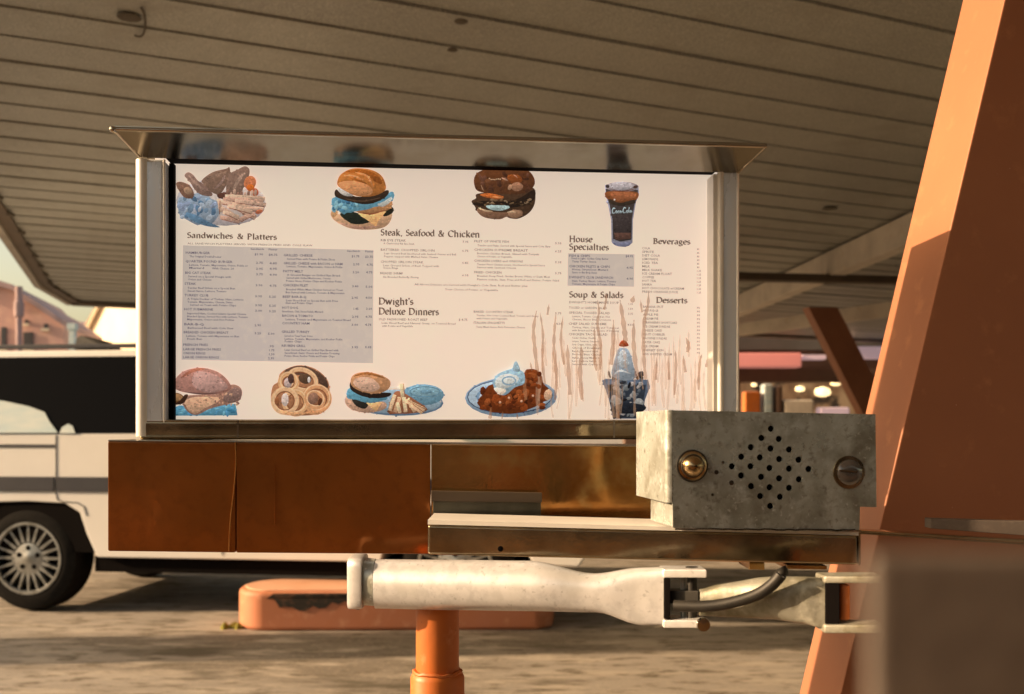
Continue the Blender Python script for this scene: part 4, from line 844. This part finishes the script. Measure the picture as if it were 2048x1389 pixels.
rowsR = [('Sandwich', 694, 504, 26, 3.6), ('Platter', 730, 505, 17, 3.6),
 ('GRILLED CHEESE', 567, 513, 58, H1), ('Served Plain with Potato & Pickle Slices', 574, 520, 96, H2), ('$1.75', 703, 515, 16, 4.2), ('$3.75', 730, 516, 16, 4.2),
 ('GRILLED CHEESE with BACON or HAM', 567, 529, 118, H1), ('Lettuce, Tomato, Mayonnaise, Onion & Pickle', 573, 535, 112, H2), ('2.95', 706, 531, 13, 4.2), ('4.75', 733, 532, 13, 4.2),
 ('PATTY MELT', 566, 545, 40, H1), ('A Ground Burger on Grilled Rye Bread', 574, 552, 106, H2), ('Served with Grilled Mushrooms, Onions', 573, 558, 88, H2), ('Potato Slices, Potato Chips and Kosher Pickle', 572, 564, 112, H2), ('3.20', 705, 547, 13, 4.2), ('4.75', 732, 547, 13, 4.2),
 ('CHICKEN FILET', 566, 573, 50, H1), ('Breaded White Meat Chicken Served on Toast', 572, 581, 114, H2), ('Bun Served with Lettuce, Tomato & Mayonnaise', 571, 587, 118, H2), ('3.40', 704, 575, 13, 4.2), ('5.00', 731, 576, 14, 4.2),
 ('BEEF BAR-B-Q', 565, 596, 48, H1), ('Lean Sliced Beef on Special Bun with Fries', 572, 603, 104, H2), ('Slaw and Potato Chips', 571, 608, 54, H2), ('2.95', 703, 598, 13, 4.2), ('4.50', 731, 598, 13, 4.2),
 ('HOT DOG', 564, 618, 32, H1), ('Sauerkraut, Chili, Sweet Relish, Mustard', 564, 625, 82, H2), ('1.45', 706, 620, 11, 4.2), ('3.60', 732, 620, 12, 4.2),
 ('BACON & TOMATO', 564, 634, 62, H1), ('Lettuce, Tomato and Mayonnaise on Toasted Bread', 571, 641, 130, H2), ('2.95', 704, 636, 13, 4.2), ('4.75', 731, 636, 13, 4.2), ('COUNTRY HAM', 564, 649, 55, H1), ('3.00', 703, 652, 13, 4.2), ('4.75', 730, 652, 13, 4.2),
 ('GRILLED TURKEY', 563, 666, 56, H1), ('Served on Texas Toast, Onion', 569, 674, 56, H2), ('Lettuce, Tomato, Mayonnaise, and Kosher Pickle', 569, 680, 116, H2), ('Potato Chips', 569, 685, 34, H2),
 ('REUBEN GRILL', 563, 694, 48, H1), ('Lean Corned Beef on Grilled Rye Bread with', 569, 702, 108, H2), ('Sauerkraut, Swiss Cheese and Russian Dressing', 569, 708, 110, H2), ('Potato Slices, Kosher Pickle and Potato Chips', 569, 714, 100, H2), ('3.95', 703, 697, 13, 4.2), ('5.05', 730, 697, 13, 4.2)]
block(rowsL, M['inkbox'], 'left column of sandwich names and prices'); block(rowsR, M['inkbox'], 'right column of sandwich names and prices')
rowsS = [('RIB EYE STEAK', 761, 483, 51, H1), ('A Charbroiled Rib Eye Steak', 767, 489, 62, H2), ('7.95', 925, 486, 12, 4),
 ('BATTERED CHOPPED SIRLOIN', 761, 502, 108, H1), ('Lean Ground Beef Smothered with Sauteed Onions and Bell', 768, 509, 144, H2), ('Pepper, topped with Melted Swiss Cheese', 768, 515, 108, H2), ('6.75', 924, 504, 13, 4),
 ('CHOPPED SIRLOIN STEAK', 761, 526, 86, H1), ('Lean Ground Sirloin of Beef, Topped with', 766, 533, 112, H2), ('Onion Rings', 766, 538, 30, H2), ('6.85', 924, 528, 13, 4),
 ('BREADED SHRIMP', 760, 549, 46, H1), ('Six Breaded Butterfly Shrimp', 766, 556, 72, H2), ('6.95', 924, 553, 13, 4),
 ('FILET OF WHITE FISH', 948, 485, 70, H1), ('Tender and Flaky, Served with Special Sauce and Cole Slaw', 955, 493, 146, H2), ('5.95', 1110, 489, 13, 4),
 ('CHICKEN SUPREME BREAST', 948, 502, 108, H1), ('Boneless Chicken Breast, Glazed with Teriyaki', 954, 509, 124, H2), ('Choice of Potato or Vegetable', 954, 515, 70, H2), ('6.25', 1110, 505, 13, 4),
 ('CHICKEN LIVERS and ONIONS', 948, 524, 98, H1), ('Tender Fried Chicken Livers, Smothered in Special Sauce', 954, 531, 136, H2), ('Served with Sauteed Onions', 954, 537, 78, H2), ('5.95', 1110, 527, 13, 4),
 ('FRIED CHICKEN', 948, 547, 55, H1), ('Breaded, Deep Fried, Golden Brown White or Dark Meat', 954, 554, 146, H2), ('Platters include, Slaw, Fries and Roll and Butter, Potato Salad', 954, 561, 164, H2), ('5.75', 1110, 549, 13, 4),
 ("All Above Dinners are Served with Dwight's Cole Slaw, Roll and Butter plus", 829, 571, 226, H2), ('Your Choice of Potato or Vegetable', 890, 581, 106, H2),
 ('OLD FASHIONED ROAST BEEF', 757, 641, 98, H1), ('Lean Sliced Beef and Natural Gravy, on Toasted Bread', 763, 648, 148, H2), ('with Potato and Vegetable', 764, 654, 62, H2), ('$ 4.75', 917, 642, 18, 4.4),
 ('BAKED COUNTRY STEAK', 947, 626, 80, H1), ('Tender, Hot Oven Cooked Beef, Tomato and Gravy', 953, 633, 124, H2), ('with Potato and Vegetable', 953, 639, 62, H2), ('5.75', 1110, 629, 13, 4),
 ('ITALIAN SPAGHETTI', 947, 648, 62, H1), ('Tasty Meat Sauce, Rich Parmesan Cheese', 952, 656, 98, H2), ('4.50', 1112, 650, 12, 4)]
block(rowsS, M['inksoft'], 'steak, seafood, chicken and dinner rows with prices')
rowsH = [('FISH & CHIPS', 1138, 514, 42, H1), ('Fried in Light, Golden Crisp Batter', 1143, 519, 74, H2), ('Tasty Tartar Sauce', 1144, 525, 48, H2), ('$4.95', 1251, 515, 15, 4.6),
 ('CHICKEN FILETS & CHIPS', 1138, 535, 82, H1), ('Honey, Sweet/Sour, Mustard', 1144, 541, 72, H2), ('Sauce or Bar-B-Q Sauce', 1144, 547, 50, H2), ('4.95', 1253, 538, 13, 4.4),
 ("DWIGHT'S CLUB SANDWICH", 1138, 557, 88, H1), ('Ham, Turkey, Bacon, Lettuce, Tomato', 1144, 564, 88, H2), ('Tomato, Mayonnaise & Potato Chips', 1144, 570, 86, H2), ('4.90', 1253, 560, 13, 4.4)]
block(rowsH, M['inkbox'], 'house specialties rows with prices')
rowsD = []
for k, t_ in enumerate(['COLA', 'SPRITE', 'DIET COLA', 'LEMONADE', 'ICED TEA', 'MILK', 'MILK SHAKE', 'ICE CREAM FLOAT', 'COFFEE', 'HOT TEA', 'SANKA', 'HOT CHOCOLATE w/CREAM', 'FRESH ORANGE JUICE']):
    w_ = len(t_) * 4.0; rowsD.append((t_, 1284, 499 + k * 7.25, w_, H1)); rowsD.append(('.85' if k < 6 else '1.25', 1393, 501 + k * 7.2, 6 if k < 6 else 9, 3.8))
for k, t_ in enumerate(['BANANA SPLIT', 'HOT FUDGE', 'APPLE PIE', 'CREAM PIE', 'STRAWBERRY SHORTCAKE', 'ICE CREAM SUNDAE', 'CHEESE CAKE', 'FRUIT COBBLER', 'BROWNIE SUNDAE', 'LAYER CAKE', 'ICE CREAM', 'SHERBET DISH', 'ADD WHIPPED CREAM']):
    rowsD.append((t_, 1286, 616 + k * 7.9, len(t_) * 3.4, H1)); rowsD.append(('.95', 1392, 618 + k * 7.5, 8, 3.8))
block(rowsD, M['inksoft'], 'beverage and dessert lists with prices')
rowsO = [("DWIGHT'S HOME MADE SOUP", 1138, 607, 100, H1), ('1.25', 1256, 610, 10, 4), ('TOSSED or GARDEN SALAD', 1138, 618, 76, H1), ('1.50', 1256, 620, 10, 4), ('SPECIAL TOSSED SALAD', 1138, 628, 82, H1), ('Lettuce, Tomato, Cucumber, Hot', 1144, 635, 76, H2), ('Cheese, Bacon Bits, Croutons', 1144, 641, 78, H2), ('3.75', 1256, 630, 10, 4),
 ('CHEF SALAD SUPREME', 1137, 650, 76, H1), ('Turkey, Ham, Cheese and Tomatoes', 1144, 657, 94, H2), ('with Bread and Roll, Choice of Dressing', 1144, 663, 94, H2), ('4.50', 1255, 652, 12, 4), ('CHICKEN TACO SALAD', 1137, 671, 78, H1)]
for k, t_ in enumerate(['Tender Chicken, Cheddar', 'Lettuce, Tomatoes, Guacamole', 'Sour Cream, Olives, Salsa', 'Choice of Dressings', 'Ranch, Thousand Island', 'French, Blue Cheese', 'Italian, Honey Mustard', 'Low Calorie Italian', 'Served with Crackers']):
    rowsO.append((t_, 1144, 678 + k * 6.6, 48 + (k * 7) % 12, H2))
block(rowsO, M['inksoft'], 'soup and salad rows with prices')
# -------- drips
def drips(lst, m, label, d):
    V, Fc = [], []; k = 0
    for (pts_, w0) in lst:
        sp_ = spline(pts_, False, 5); n_ = len(sp_); rb = ribbon(sp_, lambda i_, nn, a: w0 * (.22 + .22 * math.sin(math.pi * i_ / nn) + .12 * math.sin(i_ * 1.9 + w0) + .16 * (i_ / nn)) * (1 if i_ > 1 else .4))
        n0 = len(V); k += 1
        V += [tuple(bp(x, y, d + (k % 9) * .00003)) for x, y in rb]; m_ = len(rb) // 2
        Fc += [(n0 + i_, n0 + i_ + 1, n0 + 2 * m_ - 2 - i_, n0 + 2 * m_ - 1 - i_) for i_ in range(m_ - 1)]
    return obj('drip_stain', (V, Fc), m, panel, label=label)
big = [([(1073, 622), (1067, 660), (1070, 700), (1075, 745)], 7), ([(1080, 625), (1086, 670), (1085, 720), (1090, 770)], 5), ([(1112, 627), (1109, 660), (1108, 700), (1113, 750), (1110, 800)], 6),
 ([(1126, 632), (1122, 680), (1128, 730)], 5), ([(1098, 608), (1095, 630)], 4), ([(1135, 690), (1136, 720), (1140, 790)], 7), ([(1162, 690), (1163, 715), (1160, 745), (1164, 800)], 8), ([(1186, 688), (1189, 715), (1193, 742)], 5),
 ([(1195, 600), (1198, 622), (1195, 650), (1201, 690), (1200, 740)], 5), ([(1212, 585), (1212, 602), (1208, 620)], 4), ([(1240, 600), (1246, 640), (1250, 670), (1251, 686)], 9), ([(1227, 640), (1226, 690), (1222, 730)], 8), ([(1268, 640), (1267, 680), (1270, 720), (1276, 760)], 8),
 ([(1268, 592), (1264, 605)], 8), ([(1297, 583), (1296, 610), (1289, 640), (1287, 680), (1288, 720), (1291, 760)], 7), ([(1281, 600), (1284, 625)], 4), ([(1372, 676), (1377, 690), (1375, 705)], 7), ([(1404, 708), (1399, 730), (1397, 780)], 5), ([(1417, 712), (1413, 735)], 6), ([(1350, 700), (1352, 730), (1349, 790)], 5), ([(1366, 710), (1371, 745)], 5),
 ([(1313, 715), (1312, 760)], 5), ([(1336, 710), (1338, 760)], 5), ([(1052, 740), (1049, 770), (1052, 800)], 7), ([(1060, 722), (1064, 742)], 3), ([(982, 815), (980, 838)], 6), ([(1006, 822), (1004, 838)], 3), ([(1034, 826), (1035, 838)], 3), ([(1236, 820), (1238, 838)], 4), ([(1247, 690), (1241, 690)], 4), ([(1188, 652), (1190, 690), (1188, 730)], 4)]
drips(big, M['drip'], 'dark brown dried drips over the lower right of the menu', .0026)
sm_ = []
for k in range(64):
    x = rd.uniform(1066, 1420); y = rd.uniform(660, 770); l = rd.uniform(40, 150)
    sm_.append(([(x, y), (x + rd.uniform(-3, 3), y + l * .5), (x + rd.uniform(-4, 4), min(836, y + l))], rd.uniform(2.5, 6)))
drips(sm_, M['driplight'], 'faint brown streaks down to the bottom of the menu', .0021)

# ================================================================== TRAY
tr = thing('serving_tray', (.4, .99, 1.06), 'long steel service shelf carrying the speaker box in front of the board', 'shelf')
def yt(px): return 1.045 - (px - 855) / (1715 - 855) * .055          # the shelf comes a little nearer to the right
def tp(px, py, dy=0): return P(px, py, yt(px)) + Vector((0, dy, 0))
def tslab(px0, px1, t0, t1, b0, b1, dy0, dy1):
    a = [tp(px0, b0, dy0), tp(px1, b1, dy0), tp(px1, t1, dy0), tp(px0, t0, dy0)]
    return hexa(a + [p_ + Vector((0, dy1 - dy0, 0)) for p_ in a])
obj('front_rim', tslab(855, 1716, 1050, 1072, 1110, 1131, 0, .012), M['steel_dark'], tr, bev=.003, seg=3)
obj('tray_deck', tslab(856, 1716, 1040, 1064, 1049, 1071, -.0015, .085), M['deck'], tr)
obj('end_cap', tslab(1717, 1722, 1064, 1064.5, 1131, 1131.5, 0, .085), M['steel_dark'], tr, bev=.001)
obj('extension_rail', tslab(1723, 2150, 1062, 1088, 1071, 1099, .01, .03), M['steel_dark'], tr, bev=.002)
obj('underside_rib', tslab(870, 1700, 1100, 1120, 1108, 1128, .03, .08), M['void'], tr)
obj('bracket', tslab(1500, 1530, 1126, 1127, 1140, 1141, .002, .05), M['gold'], tr)
obj('bracket', tslab(1575, 1655, 1131.5, 1133, 1139, 1140, .002, .05), M['gold'], tr)
obj('screw', lathe(tp(1001, 1098, -.0005), (0, -1, 0), [(0, .003), (.001, .0028), (.0013, .001)], 12), M['void'], tr)
obj('clip', tslab(1872, 2200, 1040, 1050, 1060, 1085, .012, .028), M['grey'], tr, bev=.001)

# ================================================================== SPEAKER BOX
sb = thing('speaker_box', (.27, 1.02, 1.1), 'galvanised intercom speaker box with round holes sitting on the shelf', 'speaker')
yw = R(7.5); YB = .96
O = P(1343, 820, YB); UX = Vector((math.cos(yw), math.sin(yw), 0)); NB = Vector((math.sin(yw), -math.cos(yw), 0))
def sp3(px, py, d=0.0):
    k = (px - 1024) / F; o = O + NB * d
    s = (k * o.y - o.x) / (UX.x - k * UX.y); q_ = o + UX * s; return Vector((q_.x, q_.y, CH + (HZ - py) / F * q_.y))
holes = [(1105, 285), (1035, 352), (1163, 360), (958, 420), (1103, 430), (1238, 437), (888, 490), (1025, 495), (1166, 507), (1307, 512), (820, 560), (956, 560), (1095, 572), (1238, 577), (1380, 580), (887, 627), (1033, 637), (1165, 648), (1310, 655), (960, 705), (1095, 713), (1238, 718), (1027, 778), (1172, 783), (1100, 850)]
holes = [(1240 + x / 3.657, 780 + y / 3.657) for x, y in holes]
outer = [(1344, 821), (1751, 829), (1753, 1015), (1720, 1014), (1719, 1060), (1346, 1056)]
loops = [outer] + [[(x + 6.6 * math.cos(2 * math.pi * k / 14), y + 6.6 * math.sin(2 * math.pi * k / 14)) for k in range(14)] for x, y in holes]
obj('face_plate', fill(loops, lambda x, y: sp3(x, y), Vector((0, 0, 0)) - NB * .0025), M['galv'], sb)
bk = -NB
def spb(px0, px1, t0, b0, t1, b1, d0, d1):
    a = [sp3(px0, b0, d0), sp3(px1, b1, d0), sp3(px1, t1, d0), sp3(px0, t0, d0)]
    return hexa(a + [p_ - NB * (d0 - d1) for p_ in a])
obj('inner_baffle', spb(1350, 1745, 826, 1050, 834, 1010, -.004, -.006), M['void'], sb)
# body shell: left side is a separate upper box that steps back below
obj('shell', spb(1345, 1751, 822, 1008, 830, 1014, -.0065, -.11), M['galv'], sb, bev=.002)
obj('foot_box', spb(1347, 1718, 1009, 1056, 1015, 1059, -.007, -.09), M['galv'], sb, bev=.001)
# rounded left return flange
rf = []
for (py0, py1) in ((820.5, 1006),):
    for z_ in (py0, py1):
        pass
cT, cB = sp3(1344, 820.5, 0), sp3(1344, 1006, 0)
prof = [Vector((0, 0, 0))]
pf = []
for k in range(7):
    a = math.pi / 2 * k / 6; pf.append(Vector((-.006 * math.sin(a), 0, 0)) + Vector((0, .006 * (1 - math.cos(a)), 0)))
pf.append(Vector((-.0065, .11, 0)))
V, Fc = [], []
rot = Matrix.Rotation(yw, 3, 'Z')
for q_ in pf: V.append(tuple(cT + rot @ q_)); V.append(tuple(Vector((cT.x, cT.y, cB.z)) + rot @ q_))
for k in range(len(pf) - 1): Fc.append((2 * k, 2 * k + 1, 2 * k + 3, 2 * k + 2))
n0 = len(V)
V2 = [tuple(Vector(v) + rot @ Vector((.002, .001, 0))) for v in V]
Fc2 = Fc + [tuple(i_ + n0 for i_ in f[::-1]) for f in Fc]
Fc2 += [(2 * k, 2 * k + 2, n0 + 2 * k + 2, n0 + 2 * k) for k in range(len(pf) - 1)] + [(2 * k + 1, n0 + 2 * k + 1, n0 + 2 * k + 3, 2 * k + 3) for k in range(len(pf) - 1)]
obj('side_flange', (V + V2, Fc2), M['galv'], sb, smooth=True, label='sunlit left side of the speaker box')
ks = sp3(1383, 932, 0)
kn = obj('push_button', lathe(ks, NB, [(0, .0145), (.003, .0145), (.004, .0125), (.0042, .0105), (.007, .0100), (.011, .0085), (.0135, .005), (.0145, .001)], 28, False), M['brass'], sb, smooth=True)
obj('button_ring', lathe(ks, NB, [(.0005, .0158), (.0032, .0155), (.0034, .0118), (.0047, .0112), (.0048, .0100)], 28, False), M['black'], kn, smooth=True)
bs_ = sp3(1697, 945, 0)
bo = obj('screw_head', lathe(bs_, NB, [(0, .0128), (.0035, .0125), (.0055, .010), (.0062, .005), (.0063, .001)], 28, False), M['bulb'], sb, smooth=True, label='glossy round screw head')
obj('screw_washer', lathe(bs_, NB, [(.0002, .0165), (.0016, .0162), (.0018, .0125)], 28, False), M['steel_dark'], bo, smooth=True)
obj('screw_slot', spb(1680, 1714, 940, 943, 942, 946, .0071, .0062), M['steel_dark'], bo)
for (x, y, r_) in ((1433, 945, 4.5), (1446, 925, 3), (1463, 966, 5), (1425, 990, 3)):
    obj('rust_spot', lathe(sp3(x, y, .0002), NB, [(0, r_ / F), (.0002, r_ * .8 / F), (.00025, .0001)], 9), M['chip'], sb)
obj('weld_bead', tube([sp3(x, 1058 + rd.uniform(-1, 1) + (x - 1350) * .008, .001) for x in range(1350, 1719, 12)], .0009, 6), M['chip'], sb)

# ================================================================== ORANGE POST
pp = P(875, 1240, 1.07)
po = thing('support_post', (pp.x, pp.y, 0), 'bright orange pipe post standing under the menu board', 'post')
rp = 43 / F * 1.07
obj('pipe', lathe((pp.x, pp.y, .15), (0, 0, 1), [(0, rp), (.98 - .15, rp), (1.055 - .15, rp)], 40), M['orange'], po, smooth=True)
zc = P(875, 1347, 1.07).z
obj('collar', lathe((pp.x, pp.y, 0), (0, 0, 1), [(0, rp + .006), (zc - .004, rp + .0058), (zc, rp + .004), (zc + .003, rp + .0015)], 40), M['orange'], po, smooth=True)
obj('weld_bead', tube([(pp.x + (rp + .002) * math.cos(a * .2618), pp.y + (rp + .002) * math.sin(a * .2618), zc + .002 + rd.uniform(-.0015, .0015)) for a in range(25)], .0022, 6), M['orange'], po, smooth=True)

# ================================================================== FOLDING CLAMP ARM
fa = thing('folding_arm', (.05, 1.0, 1.02), 'pale zinc pipe arm with forked hinge under the steel shelf', 'bracket arm')
def ya(px): return 1.075 - (px - 700) / 700 * .15
def ap(px, py, dy=0): return P(px, py, ya(px)) + Vector((0, dy, 0))
def loft(st_, n=28):      # stations: (px, cy, half height px, half depth m, squareness)
    V, Fc = [], []
    for (px, cy, h, dp, sq) in st_:
        hh = h / F * ya(px); c = ap(px, cy)
        for k in range(n):
            a = 2 * math.pi * k / n; ca_, sa_ = math.cos(a), math.sin(a)
            e = 2 / (2 + sq); x_ = math.copysign(abs(ca_) ** e, ca_); z_ = math.copysign(abs(sa_) ** e, sa_)
            V.append((c.x, c.y + dp * x_, c.z + hh * z_))
    for i_ in range(len(st_) - 1):
        for k in range(n): Fc.append((i_ * n + k, i_ * n + (k + 1) % n, (i_ + 1) * n + (k + 1) % n, (i_ + 1) * n + k))
    Fc += [tuple(range(n)), tuple(range((len(st_) - 1) * n, len(st_) * n))]
    return V, Fc
def sweepst(a): 
    out = []
    for k in range(len(a) - 1):
        for j in range(6):
            t_ = j / 6; t_ = t_ * t_ * (3 - 2 * t_); lin = j / 6
            out.append((a[k][0] + (a[k + 1][0] - a[k][0]) * lin,) + tuple(a[k][m_] + (a[k + 1][m_] - a[k][m_]) * t_ for m_ in (1, 2, 3, 4)))
    out.append(a[-1]); return out
main = obj('pipe_arm', loft(sweepst([(752, 1168, 49, .025, 0), (900, 1170, 50, .0255, 0), (1060, 1172, 50, .025, 0), (1190, 1186, 38, .016, .6), (1285, 1193, 57, .011, 2), (1326, 1192, 57, .010, 3)])), M['arm'], fa, smooth=True)
obj('end_flange', loft([(702, 1162, 49, .026, 5), (705, 1162, 51, .027, 5), (726, 1162, 51, .027, 5), (730, 1162, 49, .026, 5)]), M['arm'], fa, smooth=True)
obj('neck', loft([(730.5, 1163, 46, .023, 1), (751, 1165, 47, .0235, 0)]), M['galv'], fa, smooth=True)
obj('flange_bolt', lathe(ap(716, 1216), (0, 0, -1), [(-.002, .004), (.001, .0038), (.002, .001)], 10), M['black'], fa)
def aslab(px0, px1, t_, b_, dy0, dy1, m, nm, par, **k): 
    a = [ap(px0, b_, dy0), ap(px1, b_, dy0), ap(px1, t_, dy0), ap(px0, t_, dy0)]
    return obj(nm, hexa(a + [p_ + Vector((0, dy1 - dy0, 0)) for p_ in a]), M[m], par, **k)
aslab(1322, 1408, 1135, 1152, -.014, .014, 'arm', 'fork_tine', fa, bev=.0015)
aslab(1322, 1410, 1235, 1251, -.014, .014, 'arm', 'fork_tine', fa, bev=.0015)
aslab(1324, 1336, 1153, 1234, -.0145, .012, 'void', 'fork_web', fa, bev=.001)
aslab(1337, 1395, 1180, 1206, -.006, .010, 'black', 'hinge_lug', fa, bev=.001)
obj('hinge_pin', lathe(ap(1384, 1244), (0, 0, 1), [(-.003, .006), (0, .0065), (.002, .0046), (.047, .0046), (.048, .006), (.051, .006)], 20), M['black'], fa, smooth=True)
obj('hinge_pin', lathe(ap(1368, 1236, .004), (0, 0, 1), [(0, .0028), (.041, .0028)], 12), M['galv'], fa, smooth=True)
obj('bolt_head', lathe(ap(1400, 1243, -.0135), (0, -1, 0), [(0, .0062), (.0045, .006), (.005, .001)], 16), M['steel'], fa, smooth=True)
obj('rear_arm', loft(sweepst([(1398, 1205, 26, .008, 1), (1450, 1200, 34, .010, .5), (1540, 1196, 42, .016, 0), (1600, 1200, 46, .012, 1), (1645, 1206, 50, .008, 3)])), M['arm_dull'], fa, smooth=True, label='darker weathered second arm')
aslab(1640, 1760, 1149, 1163, -.012, .014, 'arm_dull', 'clamp_tine', fa, bev=.0015)
aslab(1640, 1762, 1245, 1262, -.012, .014, 'arm_dull', 'clamp_tine', fa, bev=.0015)
aslab(1644, 1672, 1164, 1244, -.010, .014, 'void', 'clamp_web', fa, bev=.001)
aslab(1676, 1698, 1168, 1240, -.004, .016, 'orange', 'clamp_pad', fa, bev=.002, label='bright orange pad in the clamp')
cb = spline([(1340, 1202), (1400, 1203), (1450, 1196), (1500, 1180), (1530, 1160), (1548, 1138), (1545, 1128)], False, 6)
obj('speaker_cable', tube([ap(x, y, -.026) for x, y in cb], .0052, 12), M['black'], label='black cable curving between the arm and the shelf underside', cat='cable', smooth=True)

# ================================================================== NEAR DARK PANEL lower right, added in place of a hazy window reflection
Yn = .115
a = P(1742, 1420, Yn); b = P(2300, 1106, Yn)
obj('vinyl_panel', box(a.x, b.x + .02, Yn, Yn + .003, a.z - .05, b.z), M['grey'], label='dark grey brown panel filling the lower right corner, nearest the viewer', cat='panel', bev=.0015)
